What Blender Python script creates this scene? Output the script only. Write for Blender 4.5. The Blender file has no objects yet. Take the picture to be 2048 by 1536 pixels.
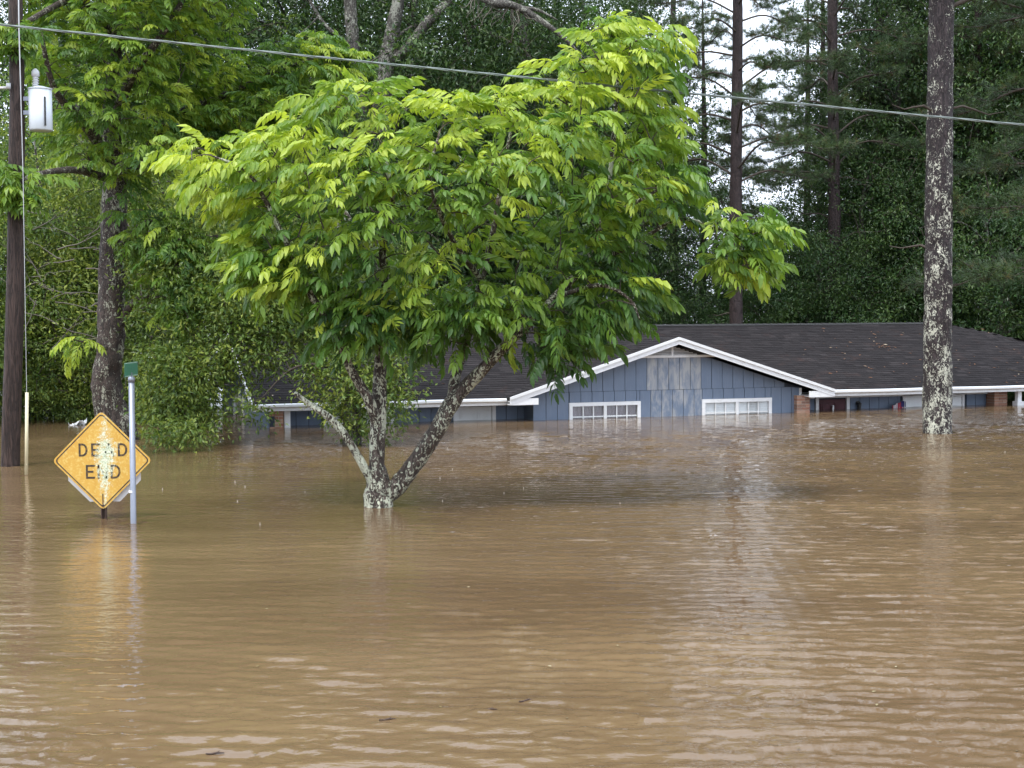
import bpy, math, random
import numpy as np
from mathutils import Matrix, Vector

# ------------------------------------------------------------------ camera
sc = bpy.context.scene
F_PX, EYE = 2700.0, 2.1
PITCH, ROLL = math.atan((768 - 645) / F_PX), math.radians(-0.4)
cam_d = bpy.data.cameras.new("camera")
cam = bpy.data.objects.new("camera", cam_d)
sc.collection.objects.link(cam)
cam_d.sensor_width = 36.0
cam_d.lens = 36.0 * F_PX / 2048.0
cam_d.clip_start, cam_d.clip_end = 0.1, 2000.0
CAM_R = Matrix.Rotation(math.pi / 2 - PITCH, 3, 'X') @ Matrix.Rotation(ROLL, 3, 'Z')
cam.matrix_world = Matrix.Translation((0, 0, EYE)) @ CAM_R.to_4x4()
sc.camera = cam

# ------------------------------------------------------------------ sky, sun, exposure
SUN_EL, SUN_AZ = math.radians(62), math.radians(212)      # azimuth clockwise from +Y: behind the camera, to the left
world = bpy.data.worlds.new("World"); sc.world = world; world.use_nodes = True
nt = world.node_tree; nt.nodes.clear()
wo = nt.nodes.new("ShaderNodeOutputWorld"); bg = nt.nodes.new("ShaderNodeBackground")
sky = nt.nodes.new("ShaderNodeTexSky"); sky.sky_type = 'NISHITA'; sky.sun_disc = False
sky.sun_elevation = SUN_EL; sky.sun_rotation = SUN_AZ
sky.air_density = 1.0; sky.dust_density = 5.0; sky.ozone_density = 1.0
tc = nt.nodes.new("ShaderNodeTexCoord")
cl = nt.nodes.new("ShaderNodeTexNoise"); cl.inputs["Scale"].default_value = 2.2
cl.inputs["Detail"].default_value = 6; cl.inputs["Roughness"].default_value = 0.55
cr = nt.nodes.new("ShaderNodeValToRGB")
cr.color_ramp.elements[0].position = 0.30; cr.color_ramp.elements[0].color = (0.72, 0.72, 0.72, 1)
cr.color_ramp.elements[1].position = 0.60; cr.color_ramp.elements[1].color = (0.97, 0.97, 0.97, 1)
mx = nt.nodes.new("ShaderNodeMix"); mx.data_type = 'RGBA'
mx.inputs["B"].default_value = (9.4, 10.4, 12.0, 1)      # bright rain cloud
nt.links.new(tc.outputs["Generated"], cl.inputs["Vector"])
nt.links.new(cl.outputs["Fac"], cr.inputs["Fac"]); nt.links.new(cr.outputs["Color"], mx.inputs["Factor"])
nt.links.new(sky.outputs["Color"], mx.inputs["A"]); nt.links.new(mx.outputs["Result"], bg.inputs["Color"])
bg.inputs["Strength"].default_value = 0.11
nt.links.new(bg.outputs["Background"], wo.inputs["Surface"])
sun_d = bpy.data.lights.new("sun", 'SUN'); sun_d.energy = 1.5; sun_d.angle = math.radians(12); sun_d.color = (1, 0.96, 0.88)
sun = bpy.data.objects.new("sun", sun_d); sc.collection.objects.link(sun)
sd = Vector((math.sin(SUN_AZ) * math.cos(SUN_EL), math.cos(SUN_AZ) * math.cos(SUN_EL), math.sin(SUN_EL)))
sun.rotation_euler = sd.to_track_quat('Z', 'Y').to_euler()
sc.view_settings.view_transform = 'Standard'; sc.view_settings.look = 'None'
sc.view_settings.gamma = 1.0; sc.view_settings.use_curve_mapping = False
sc.view_settings.exposure = 1.0
cy = sc.cycles
cy.max_bounces = 5; cy.diffuse_bounces = 2; cy.glossy_bounces = 3; cy.transmission_bounces = 3; cy.transparent_max_bounces = 6
cy.use_adaptive_sampling = True; cy.adaptive_threshold = 0.02
cy.caustics_reflective = False; cy.caustics_refractive = False

# ------------------------------------------------------------------ projection helpers (photo pixel -> point in the place)
_R = np.array(CAM_R); _C = np.array([0, 0, EYE])
def ray(px, py): return _R @ np.array([(px - 1024) / F_PX, -(py - 768) / F_PX, -1.0])
def at(px, py, Y): d = ray(px, py); return _C + d * (Y / d[1])
def wat(px, py, z=0.0): d = ray(px, py); return _C + d * ((z - EYE) / d[2])
GROUND = -1.9

# ------------------------------------------------------------------ object helpers
COL = sc.collection
def tag(o, label=None, cat=None, group=None, kind=None):
    if label: o["label"] = label
    if cat: o["category"] = cat
    if group: o["group"] = group
    if kind: o["kind"] = kind
    return o
def empty(name, loc=(0, 0, 0), rz=0.0):
    o = bpy.data.objects.new(name, None); COL.objects.link(o)
    o.location = [float(c) for c in loc]; o.rotation_euler = (0, 0, rz); o.empty_display_size = 0.2
    return o
def link(name, mesh, parent=None, mat=None):
    o = bpy.data.objects.new(name, mesh); COL.objects.link(o)
    if mat is not None and not mesh.materials: mesh.materials.append(mat)
    if parent is not None: o.parent = parent
    return o
def np_mesh(name, V, faces, smooth=False, tint=None):
    """V (n,3); faces: list of int arrays (m,3) or (m,4)"""
    me = bpy.data.meshes.new(name)
    V = np.ascontiguousarray(V, dtype=np.float32)
    faces = [np.asarray(f, dtype=np.int32) for f in faces if len(f)]
    me.vertices.add(len(V)); me.vertices.foreach_set("co", V.ravel())
    loops = np.concatenate([f.ravel() for f in faces])
    tot = np.concatenate([np.full(len(f), f.shape[1], dtype=np.int32) for f in faces])
    start = np.concatenate([[0], np.cumsum(tot)[:-1]]).astype(np.int32)
    me.loops.add(len(loops)); me.loops.foreach_set("vertex_index", loops)
    me.polygons.add(len(tot)); me.polygons.foreach_set("loop_start", start); me.polygons.foreach_set("loop_total", tot)
    me.polygons.foreach_set("use_smooth", np.full(len(tot), smooth, dtype=bool))
    if tint is not None:
        at_ = me.attributes.new("tint", 'FLOAT', 'POINT'); at_.data.foreach_set("value", np.ascontiguousarray(tint, dtype=np.float32))
    me.update(calc_edges=True); me.validate()
    return me
class MB:
    """mesh builder for boxes, prisms and tubes"""
    def __init__(s): s.V = []; s.F3 = []; s.F4 = []; s.n = 0
    def add(s, V, F):
        V = np.asarray(V, dtype=float).reshape(-1, 3)
        F = np.asarray(F, dtype=np.int64)
        s.V.append(V); (s.F3 if F.shape[1] == 3 else s.F4).append(F + s.n); s.n += len(V)
    def addm(s, V, Fs):
        V = np.asarray(V, dtype=float).reshape(-1, 3); s.V.append(V)
        for F in Fs:
            F = np.asarray(F, dtype=np.int64)
            if len(F): (s.F3 if F.shape[1] == 3 else s.F4).append(F + s.n)
        s.n += len(V)
    def box(s, lo, hi):
        x0, y0, z0 = lo; x1, y1, z1 = hi
        s.hexa([(x0,y0,z0),(x1,y0,z0),(x1,y1,z0),(x0,y1,z0),(x0,y0,z1),(x1,y0,z1),(x1,y1,z1),(x0,y1,z1)]); return s
    def hexa(s, P):
        s.add(P, [[0,3,2,1],[4,5,6,7],[0,1,5,4],[1,2,6,5],[2,3,7,6],[3,0,4,7]]); return s
    def prism(s, poly, d0, d1, plane='xz'):
        """poly: convex-ish outline (a,b); extruded between d0 and d1 along the third axis"""
        n = len(poly); P = np.array(poly, dtype=float)
        c = P.mean(0)
        def mk(d, q):
            if plane == 'xz': return np.stack([q[:, 0], np.full(len(q), d), q[:, 1]], 1)
            if plane == 'xy': return np.stack([q[:, 0], q[:, 1], np.full(len(q), d)], 1)
            return np.stack([np.full(len(q), d), q[:, 0], q[:, 1]], 1)
        V = np.concatenate([mk(d0, P), mk(d1, P), mk(d0, c[None]), mk(d1, c[None])])
        i = np.arange(n); j = (i + 1) % n
        t = np.concatenate([np.stack([j, i, np.full(n, 2*n)], 1), np.stack([i + n, j + n, np.full(n, 2*n+1)], 1)])
        q = np.stack([i, j, j + n, i + n], 1)
        s.addm(V, [t, q]); return s
    def tube(s, pts, rad, seg=8, cap=True):
        V, Q = tube(pts, rad, seg); s.addm(V, [Q] + ([cap_tris(V, seg)] if cap else [])); return s
    def build(s, name, mat=None, parent=None, smooth=False):
        fs = [np.concatenate(f) for f in (s.F3, s.F4) if f]
        me = np_mesh(name, np.concatenate(s.V), fs, smooth)
        return link(name, me, parent, mat)
def cap_tris(V, seg):
    n = len(V); a = [[0, i + 1, i] for i in range(1, seg - 1)]; b = [[n - seg, n - seg + i, n - seg + i + 1] for i in range(1, seg - 1)]
    return np.array(a + b)
def tube(pts, rad, seg=8):
    P = np.asarray(pts, dtype=float); n = len(P); r = np.broadcast_to(np.asarray(rad, dtype=float), (n,))
    T = np.gradient(P, axis=0); T /= np.linalg.norm(T, axis=1)[:, None] + 1e-9
    ref = np.array([0.0, 1.0, 0.0]) if abs(T[:, 1]).mean() < 0.8 else np.array([1.0, 0, 0])
    N = np.cross(T, ref); N /= np.linalg.norm(N, axis=1)[:, None] + 1e-9
    B = np.cross(T, N)
    a = np.linspace(0, 2 * math.pi, seg, endpoint=False)
    V = P[:, None] + r[:, None, None] * (np.cos(a)[None, :, None] * N[:, None] + np.sin(a)[None, :, None] * B[:, None])
    i = np.arange(n - 1)[:, None] * seg; j = np.arange(seg)[None]; k = (j + 1) % seg
    Q = np.stack([i + j, i + k, i + seg + k, i + seg + j], -1).reshape(-1, 4)
    return V.reshape(-1, 3), Q
def smooth_path(pts, rad, step):
    """Catmull-Rom through pts, resampled about every `step` metres; radii follow"""
    P = np.asarray(pts, dtype=float); r = np.asarray(rad, dtype=float); out = []; ro = []
    Q = np.vstack([2 * P[0] - P[1], P, 2 * P[-1] - P[-2]])
    for i in range(len(P) - 1):
        p0, p1, p2, p3 = Q[i:i + 4]; n = max(1, int(np.linalg.norm(p2 - p1) / step))
        t = np.linspace(0, 1, n, endpoint=False)[:, None]
        out.append(0.5 * (2 * p1 + (p2 - p0) * t + (2 * p0 - 5 * p1 + 4 * p2 - p3) * t**2 + (3 * p1 - p0 - 3 * p2 + p3) * t**3))
        ro.append(r[i] + (r[i + 1] - r[i]) * t[:, 0])
    out.append(P[-1:]); ro.append(r[-1:])
    return np.concatenate(out), np.concatenate(ro)
def vnoise(P, scale, seed=0):
    """cheap smooth value noise on (n,3) points, -1..1"""
    Q = np.asarray(P) * scale; I = np.floor(Q).astype(np.int64); f = Q - I; f = f * f * (3 - 2 * f)
    def h(a, b, c):
        n = (a * 73856093) ^ (b * 19349663) ^ (c * 83492791) ^ (seed * 2654435761 % 2**31)
        n = (n ^ (n >> 13)) * 1274126177 & 0x7fffffff
        n = (n ^ (n >> 15)) & 0xffff
        return n / 32767.5 - 1
    r = 0
    for dx in (0, 1):
        for dy in (0, 1):
            for dz in (0, 1):
                w = (f[:, 0] if dx else 1 - f[:, 0]) * (f[:, 1] if dy else 1 - f[:, 1]) * (f[:, 2] if dz else 1 - f[:, 2])
                r = r + w * h(I[:, 0] + dx, I[:, 1] + dy, I[:, 2] + dz)
    return r

# ------------------------------------------------------------------ materials
class NB:
    def __init__(s, name):
        s.m = bpy.data.materials.new(name); s.m.use_nodes = True; s.t = s.m.node_tree; s.t.nodes.clear()
        s.out = s.n("OutputMaterial")
    def n(s, typ, **kw):
        nd = s.t.nodes.new("ShaderNode" + typ)
        for k, v in kw.items():
            if hasattr(nd, k) and not k[0].isupper(): setattr(nd, k, v)
            else: s.set(nd, k.replace("_", " "), v)
        return nd
    def set(s, nd, k, v):
        i = nd.inputs[k]
        if isinstance(v, bpy.types.NodeSocket): s.t.links.new(v, i)
        else: i.default_value = v
    def l(s, a, b): s.t.links.new(a, b)
    def coord(s, scale=(1, 1, 1), kind="Object"):
        c = s.n("TexCoord"); m = s.n("Mapping"); m.inputs["Scale"].default_value = scale
        s.l(c.outputs[kind], m.inputs["Vector"]); return m.outputs["Vector"]
    def noise(s, vec, scale, detail=4, rough=0.55, dist=0.0):
        nd = s.n("TexNoise"); s.set(nd, "Vector", vec); s.set(nd, "Scale", scale); s.set(nd, "Detail", detail)
        s.set(nd, "Roughness", rough); s.set(nd, "Distortion", dist); return nd.outputs["Fac"]
    def ramp(s, fac, stops, interp='LINEAR'):
        nd = s.n("ValToRGB"); e = nd.color_ramp.elements; nd.color_ramp.interpolation = interp
        while len(e) < len(stops): e.new(0.5)
        for el, (p, c) in zip(e, stops):
            el.position = p; el.color = (*c, 1) if not isinstance(c, (int, float)) else (c, c, c, 1)
        s.l(fac, nd.inputs["Fac"]); return nd.outputs["Color"]
    def mix(s, f, a, b):
        nd = s.n("Mix", data_type='RGBA'); s.set(nd, "Factor", f)
        for k, v in (("A", a), ("B", b)): s.set(nd, k, v if isinstance(v, bpy.types.NodeSocket) else (*v, 1))
        return nd.outputs["Result"]
    def math(s, op, a, b=0.0, clamp=False):
        nd = s.n("Math", operation=op); nd.use_clamp = clamp
        for i, v in enumerate((a, b)):
            if isinstance(v, bpy.types.NodeSocket): s.l(v, nd.inputs[i])
            else: nd.inputs[i].default_value = v
        return nd.outputs[0]
    def bump(s, h, strength=0.5, dist=0.01, normal=None):
        nd = s.n("Bump"); s.set(nd, "Strength", strength); s.set(nd, "Distance", dist); s.l(h, nd.inputs["Height"])
        if normal is not None: s.l(normal, nd.inputs["Normal"])
        return nd.outputs["Normal"]
    def principled(s, color, rough=0.6, normal=None, spec=0.5, **kw):
        p = s.n("BsdfPrincipled"); s.set(p, "Base Color", color if isinstance(color, bpy.types.NodeSocket) else (*color, 1))
        s.set(p, "Roughness", rough); s.set(p, "Specular IOR Level", spec)
        if normal is not None: s.l(normal, p.inputs["Normal"])
        for k, v in kw.items(): s.set(p, k.replace("_", " "), v)
        return p.outputs["BSDF"]
    def done(s, sh): s.l(sh, s.out.inputs["Surface"]); return s.m
def mat_plain(name, col, rough=0.6, var=0.15, scale=6.0, bump=0.15, stretch=(1, 1, 1), metallic=0.0, spec=0.5):
    b = NB(name); v = b.coord(stretch); n = b.noise(v, scale, 5)
    c = b.mix(n, tuple(x * (1 - var) for x in col), tuple(min(1, x * (1 + var)) for x in col))
    nm = b.bump(b.noise(v, scale * 6, 4), bump, 0.004)
    return b.done(b.principled(c, rough, nm, spec, Metallic=metallic))
def mat_leaf(name, stops, trans=0.38, tcol=1.6, rough=0.42, spec=0.45):
    b = NB(name); a = b.n("Attribute"); a.attribute_name = "tint"
    oi = b.n("ObjectInfo")
    f = b.math('ADD', a.outputs["Fac"], b.math('MULTIPLY', b.math('SUBTRACT', oi.outputs["Random"], 0.5), 0.12), True)
    c = b.ramp(f, stops)
    tr = b.n("BsdfTranslucent")
    tc_ = b.ramp(f, [(p, (min(1, q[0] * tcol * 1.02), min(1, q[1] * tcol), q[2] * 0.8)) for p, q in stops])
    b.l(tc_, tr.inputs["Color"])
    p = b.principled(c, rough, None, spec)
    ms = b.n("MixShader"); ms.inputs[0].default_value = trans; b.l(p, ms.inputs[1]); b.l(tr.outputs[0], ms.inputs[2])
    return b.done(ms.outputs[0])
def mat_bark(name, dark, light, lichen=0.0, lsize=9.0, lcol=(0.55, 0.58, 0.42), stretch=0.3, scale=14, lz=None):
    """lichen: share of the surface; lz: (z0, z1) local heights between which the lichen thins out"""
    b = NB(name); v = b.coord((1, 1, stretch))
    n1 = b.noise(v, scale, 6, 0.65, 0.6); n0 = b.noise(v, scale * 1.6, 3, 0.55, 1.2)
    ridge = b.math('ABSOLUTE', b.math('SUBTRACT', n0, 0.5))
    crack = b.ramp(ridge, [(0.0, 0.0), (0.075, 1.0)])
    c = b.mix(n1, dark, light); c = b.mix(crack, tuple(x * 0.5 for x in dark), c)
    h = b.math('ADD', b.math('MULTIPLY', n1, 0.6), crack)
    rough = 0.62
    if lichen > 0:
        v2 = b.coord((1, 1, 0.62))
        ln = b.noise(v2, lsize, 4, 0.6, 1.4); big = b.noise(v2, lsize * 0.2, 2)
        s_ = b.math('ADD', ln, b.math('MULTIPLY', b.math('SUBTRACT', big, 0.5), 0.55))
        if lz:
            sep = b.n("SeparateXYZ"); tco = b.n("TexCoord"); b.l(tco.outputs["Object"], sep.inputs[0])
            mr = b.n("MapRange"); b.l(sep.outputs["Z"], mr.inputs["Value"])
            for k, q in zip(("From Min", "From Max", "To Min", "To Max"), (lz[0], lz[1], 0.0, -0.11)): b.set(mr, k, q)
            s_ = b.math('ADD', s_, mr.outputs["Result"])
        th = 0.72 - 0.42 * lichen
        mk = b.ramp(s_, [(th, 0.0), (th + 0.05, 1.0)])
        lc = b.mix(b.noise(v2, lsize * 5, 3), tuple(x * 0.62 for x in lcol), tuple(min(1, x * 1.2) for x in lcol))
        c = b.mix(mk, c, lc); h = b.math('ADD', h, b.math('MULTIPLY', mk, 0.5))
    return b.done(b.principled(c, rough, b.bump(h, 0.9, 0.012), 0.4))

M = {}
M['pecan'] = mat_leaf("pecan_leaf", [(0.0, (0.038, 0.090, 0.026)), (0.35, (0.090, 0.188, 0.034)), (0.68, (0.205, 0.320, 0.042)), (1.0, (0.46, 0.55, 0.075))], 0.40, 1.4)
M['green'] = mat_leaf("broad_leaf", [(0.0, (0.030, 0.068, 0.018)), (0.5, (0.078, 0.150, 0.030)), (1.0, (0.20, 0.28, 0.05))], 0.3, 1.5)
M['olive'] = mat_leaf("thicket_leaf", [(0.0, (0.042, 0.084, 0.020)), (0.5, (0.118, 0.190, 0.038)), (1.0, (0.29, 0.34, 0.065))], 0.3, 1.5)
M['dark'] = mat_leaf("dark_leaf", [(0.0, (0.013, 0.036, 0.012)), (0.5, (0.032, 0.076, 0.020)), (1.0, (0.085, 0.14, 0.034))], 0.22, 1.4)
M['needle'] = mat_leaf("pine_needle", [(0.0, (0.020, 0.042, 0.018)), (0.45, (0.045, 0.085, 0.028)), (0.8, (0.10, 0.15, 0.035)), (1.0, (0.13, 0.075, 0.035))], 0.15, 1.3, 0.5)
M['pecan_bark'] = mat_bark("pecan_bark", (0.040, 0.028, 0.022), (0.13, 0.095, 0.075), 0.48, 24.0, (0.60, 0.61, 0.47))
M['pale_bark'] = mat_bark("lichened_stub_bark", (0.05, 0.036, 0.028), (0.15, 0.11, 0.085), 0.62, 22.0, (0.60, 0.62, 0.48))
M['pecan_bark2'] = mat_bark("old_pecan_bark", (0.035, 0.026, 0.023), (0.12, 0.085, 0.070), 0.36, 20.0, (0.46, 0.46, 0.37))
M['pine_bark'] = mat_bark("pine_bark", (0.018, 0.013, 0.015), (0.066, 0.046, 0.046), 0.47, 25.0, (0.68, 0.68, 0.56), 0.22, 15, (2.5, 11.0))
M['far_bark'] = mat_bark("dark_pine_bark", (0.022, 0.014, 0.014), (0.065, 0.040, 0.038), 0.0)
M['oak_bark'] = mat_bark("grey_oak_bark", (0.05, 0.045, 0.038), (0.15, 0.135, 0.115), 0.40, 11.0, (0.30, 0.30, 0.25))
M['twig'] = mat_plain("twig_bark", (0.055, 0.042, 0.032), 0.8, 0.3, 20)
M['dead'] = mat_plain("dead_branch", (0.13, 0.115, 0.095), 0.85, 0.3, 20)
M['blue'] = None
def mat_siding(name, faded=0.0):
    b = NB(name); v = b.coord((1, 1, 1)); n = b.noise(v, 3.0, 5, 0.6)
    c = b.mix(n, (0.118, 0.160, 0.232), (0.160, 0.207, 0.290))
    vs = b.coord((1, 1, 0.18)); st = b.noise(vs, 22.0, 4, 0.6)
    c = b.mix(b.ramp(st, [(0.45, 0.0), (0.75, 0.35)]), c, (0.20, 0.235, 0.30))
    if faded:
        k = b.noise(b.coord((1, 1, 0.3)), 7.0, 5, 0.65, 0.5)
        c = b.mix(b.ramp(k, [(0.52 - 0.2 * faded, 0.0), (0.60, 0.85 * min(1, faded + .3))]), c, (0.40, 0.40, 0.40))
    return b.done(b.principled(c, 0.6, b.bump(st, 0.3, 0.004)))
def mat_white(name, base=(0.78, 0.79, 0.81), dirt=0.3):
    b = NB(name); v = b.coord(); n = b.noise(v, 5.0, 6, 0.65, 0.4)
    c = b.mix(b.ramp(n, [(0.5, 0.0), (0.78, dirt)]), base, (0.30, 0.29, 0.25))
    return b.done(b.principled(c, 0.5, b.bump(n, 0.15, 0.003)))
def mat_shingle():
    b = NB("asphalt_shingle"); a = b.n("Attribute"); a.attribute_name = "tint"
    v = b.coord(); c = b.ramp(a.outputs["Fac"], [(0.0, (0.011, 0.009, 0.010)), (0.6, (0.019, 0.016, 0.017)), (1.0, (0.032, 0.027, 0.028))])
    g = b.noise(v, 160, 3); c = b.mix(b.ramp(g, [(0.5, 0.0), (0.75, 0.3)]), c, (0.07, 0.065, 0.065))
    d = b.noise(v, 1.3, 5, 0.7, 0.6); c = b.mix(b.ramp(d, [(0.56, 0.0), (0.72, 0.35)]), c, (0.075, 0.040, 0.032))
    return b.done(b.principled(c, 0.85, b.bump(g, 0.6, 0.003), 0.18))
def mat_brick():
    b = NB("brick_face"); oi = b.n("ObjectInfo"); v = b.coord()
    c = b.ramp(oi.outputs["Random"], [(0.0, (0.27, 0.12, 0.08)), (0.5, (0.40, 0.20, 0.13)), (0.85, (0.45, 0.28, 0.20)), (1.0, (0.16, 0.075, 0.055))])
    n = b.noise(v, 30, 5); c = b.mix(b.ramp(n, [(0.4, 0.0), (0.8, 0.4)]), c, (0.38, 0.30, 0.24))
    return b.done(b.principled(c, 0.8, b.bump(n, 0.5, 0.004)))
def mat_water():
    b = NB("flood_water"); v = b.coord((1, 1, 1))
    n = b.noise(b.coord((0.16, 0.55, 1)), 1.0, 5, 0.62, 0.7); c = b.mix(b.ramp(n, [(0.35, 0.0), (0.65, 1.0)]), (0.116, 0.073, 0.039), (0.172, 0.113, 0.060))
    w1 = b.noise(b.coord((1.0, 2.4, 1)), 7.0, 3, 0.5, 0.3); w2 = b.noise(b.coord((1.0, 1.8, 1)), 26.0, 2, 0.5)
    patch = b.ramp(b.noise(b.coord((0.35, 0.25, 1)), 1.0, 3, 0.5, 0.5), [(0.40, 0.25), (0.62, 1.0)])
    h = b.math('MULTIPLY', b.math('ADD', w1, b.math('MULTIPLY', w2, 0.16)), patch)
    nm = b.bump(h, 0.55, 0.013)
    return b.done(b.principled(c, 0.02, nm, 0.5, IOR=1.333))
def mat_sign():
    b = NB("yellow_sign_sheeting"); c = b.coord(); c2 = b.coord((1, 1, 0.4))
    n = b.noise(c2, 14, 5, 0.6); y = b.mix(n, (0.52, 0.27, 0.035), (0.64, 0.40, 0.085))
    y = b.mix(b.ramp(b.noise(c, 45, 3), [(0.50, 0.0), (0.66, 0.7)]), y, (0.66, 0.50, 0.16))
    return b.done(b.principled(lichen_over(b, c, y)[0], 0.5, None, 0.4))
def lichen_over(b, c, base):
    """pale lichen and flaked sheeting down the middle of the old sign: a ragged blotch with a shape of its own"""
    sep = b.n("SeparateXYZ"); b.l(c, sep.inputs[0])
    x, z = sep.outputs["X"], sep.outputs["Z"]
    d1 = b.math('MULTIPLY', b.math('ABSOLUTE', b.math('SUBTRACT', x, 0.03)), 2.7)
    d2 = b.math('MULTIPLY', b.math('ABSOLUTE', b.math('SUBTRACT', z, 0.0)), 0.55)
    top = b.math('MULTIPLY', b.math('SQRT', b.math('ADD', b.math('POWER', b.math('MULTIPLY', b.math('SUBTRACT', x, 0.065), 1.25), 2), b.math('POWER', b.math('MULTIPLY', b.math('SUBTRACT', z, 0.10), 0.8), 2))), 2.5)
    d = b.math('MINIMUM', b.math('ADD', d1, d2), top)
    n = b.noise(c, 30, 6, 0.75, 0.2); n2 = b.noise(c, 60, 3, 0.6)
    f = b.math('ADD', b.math('SUBTRACT', 0.50, d), b.math('MULTIPLY', b.math('SUBTRACT', n, 0.5), 1.1))
    mk = b.ramp(f, [(0.18, 0.0), (0.38, 0.95)])
    lc = b.ramp(n2, [(0.3, (0.26, 0.33, 0.20)), (0.5, (0.60, 0.66, 0.48)), (0.7, (0.78, 0.80, 0.66))])
    return b.mix(mk, base, lc), mk
def mat_sign_ink():
    b = NB("sign_black_ink"); c = b.coord(); n = b.noise(c, 40, 4)
    k = b.mix(b.ramp(n, [(0.5, 0.0), (0.62, 0.7)]), (0.035, 0.025, 0.02), (0.20, 0.11, 0.03))
    return b.done(b.principled(lichen_over(b, c, k)[0], 0.6))
def mat_glass():
    b = NB("window_glass"); g = b.n("BsdfGlossy"); g.inputs["Roughness"].default_value = 0.03
    t = b.n("BsdfTransparent"); t.inputs["Color"].default_value = (0.95, 0.96, 0.96, 1); lw = b.n("LayerWeight"); lw.inputs["Blend"].default_value = 0.3; fr = b.n("Math", operation='MULTIPLY_ADD'); b.l(lw.outputs["Facing"], fr.inputs[0]); fr.inputs[1].default_value = 0.30; fr.inputs[2].default_value = 0.05
    ms = b.n("MixShader"); b.l(fr.outputs[0], ms.inputs[0]); b.l(t.outputs[0], ms.inputs[1]); b.l(g.outputs[0], ms.inputs[2])
    return b.done(ms.outputs[0])
M['blue'] = mat_siding("blue_siding"); M['faded'] = mat_siding("weathered_blue_siding", 0.9); M['halffaded'] = mat_siding("worn_blue_siding", 0.45)
M['white'] = mat_white("white_trim"); M['whiteclean'] = mat_white("white_paint", (0.76, 0.77, 0.78), 0.15)
M['shingle'] = mat_shingle(); M['brick'] = mat_brick(); M['mortar'] = mat_plain("mortar", (0.46, 0.42, 0.37), 0.9)
M['water'] = mat_water(); M['glass'] = mat_glass()
M['felt'] = mat_plain("roof_felt", (0.02, 0.02, 0.02), 0.9); M['gap'] = mat_plain("siding_backing", (0.03, 0.04, 0.06), 0.8)
M['maroon'] = mat_plain("maroon_door_paint", (0.060, 0.004, 0.010), 0.55, 0.2, 8, 0.1, (1, 1, .2))
M['curtain'] = mat_plain("mauve_lace", (0.22, 0.18, 0.21), 0.9, 0.25, 60, 0.3)
M['blind'] = mat_plain("white_blind", (0.86, 0.88, 0.90), 0.6, 0.05)
M['dim'] = mat_plain("room_inside", (0.05, 0.05, 0.055), 0.9)
M['black'] = mat_plain("black_metal", (0.02, 0.02, 0.02), 0.4); M['lampglass'] = mat_plain("frosted_lamp_glass", (0.6, 0.6, 0.58), 0.2)
M['galv'] = mat_plain("galvanised_steel", (0.27, 0.29, 0.34), 0.45, 0.25, 14, 0.1, (1, 1, .3), 0.55)
M['sign'] = mat_sign(); M['ink'] = mat_sign_ink(); M['alu'] = mat_plain("bare_aluminium", (0.78, 0.78, 0.78), 0.45, 0.08, 9, 0.1)
M['rust'] = mat_plain("rusty_steel", (0.045, 0.024, 0.016), 0.7, 0.4, 25, 0.4)
M['streetgreen'] = mat_plain("street_sign_green", (0.05, 0.21, 0.13), 0.45, 0.3, 18, 0.1)
M['palegreen'] = mat_plain("faded_sign_edge", (0.40, 0.55, 0.48), 0.5)
M['polewood'] = mat_bark("creosote_pole", (0.030, 0.018, 0.014), (0.085, 0.052, 0.042), 0.0, stretch=0.05, scale=26)
M['tank'] = mat_plain("transformer_paint", (0.60, 0.65, 0.70), 0.35, 0.1, 4, 0.05, (1, 1, .3))
M['porcelain'] = mat_plain("grey_porcelain", (0.55, 0.56, 0.58), 0.25, 0.05)
M['guard'] = mat_plain("cream_plastic_guard", (0.66, 0.60, 0.40), 0.45, 0.1); M['wire'] = mat_plain("steel_strand", (0.42, 0.42, 0.42), 0.45, 0.1, 30, 0.1, (1,1,1), 0.5)
M['cable'] = mat_plain("weathered_cable", (0.17, 0.20, 0.19), 0.5, 0.3, 30)
M['mud'] = mat_plain("river_mud", (0.12, 0.08, 0.045), 0.95)

# ------------------------------------------------------------------ ground and flood water
g = MB(); g.add([(-400, -200, GROUND), (400, -200, GROUND), (400, 700, GROUND), (-400, 700, GROUND)], [[0, 1, 2, 3]])
tag(g.build("ground", M['mud']), kind="structure")

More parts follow.
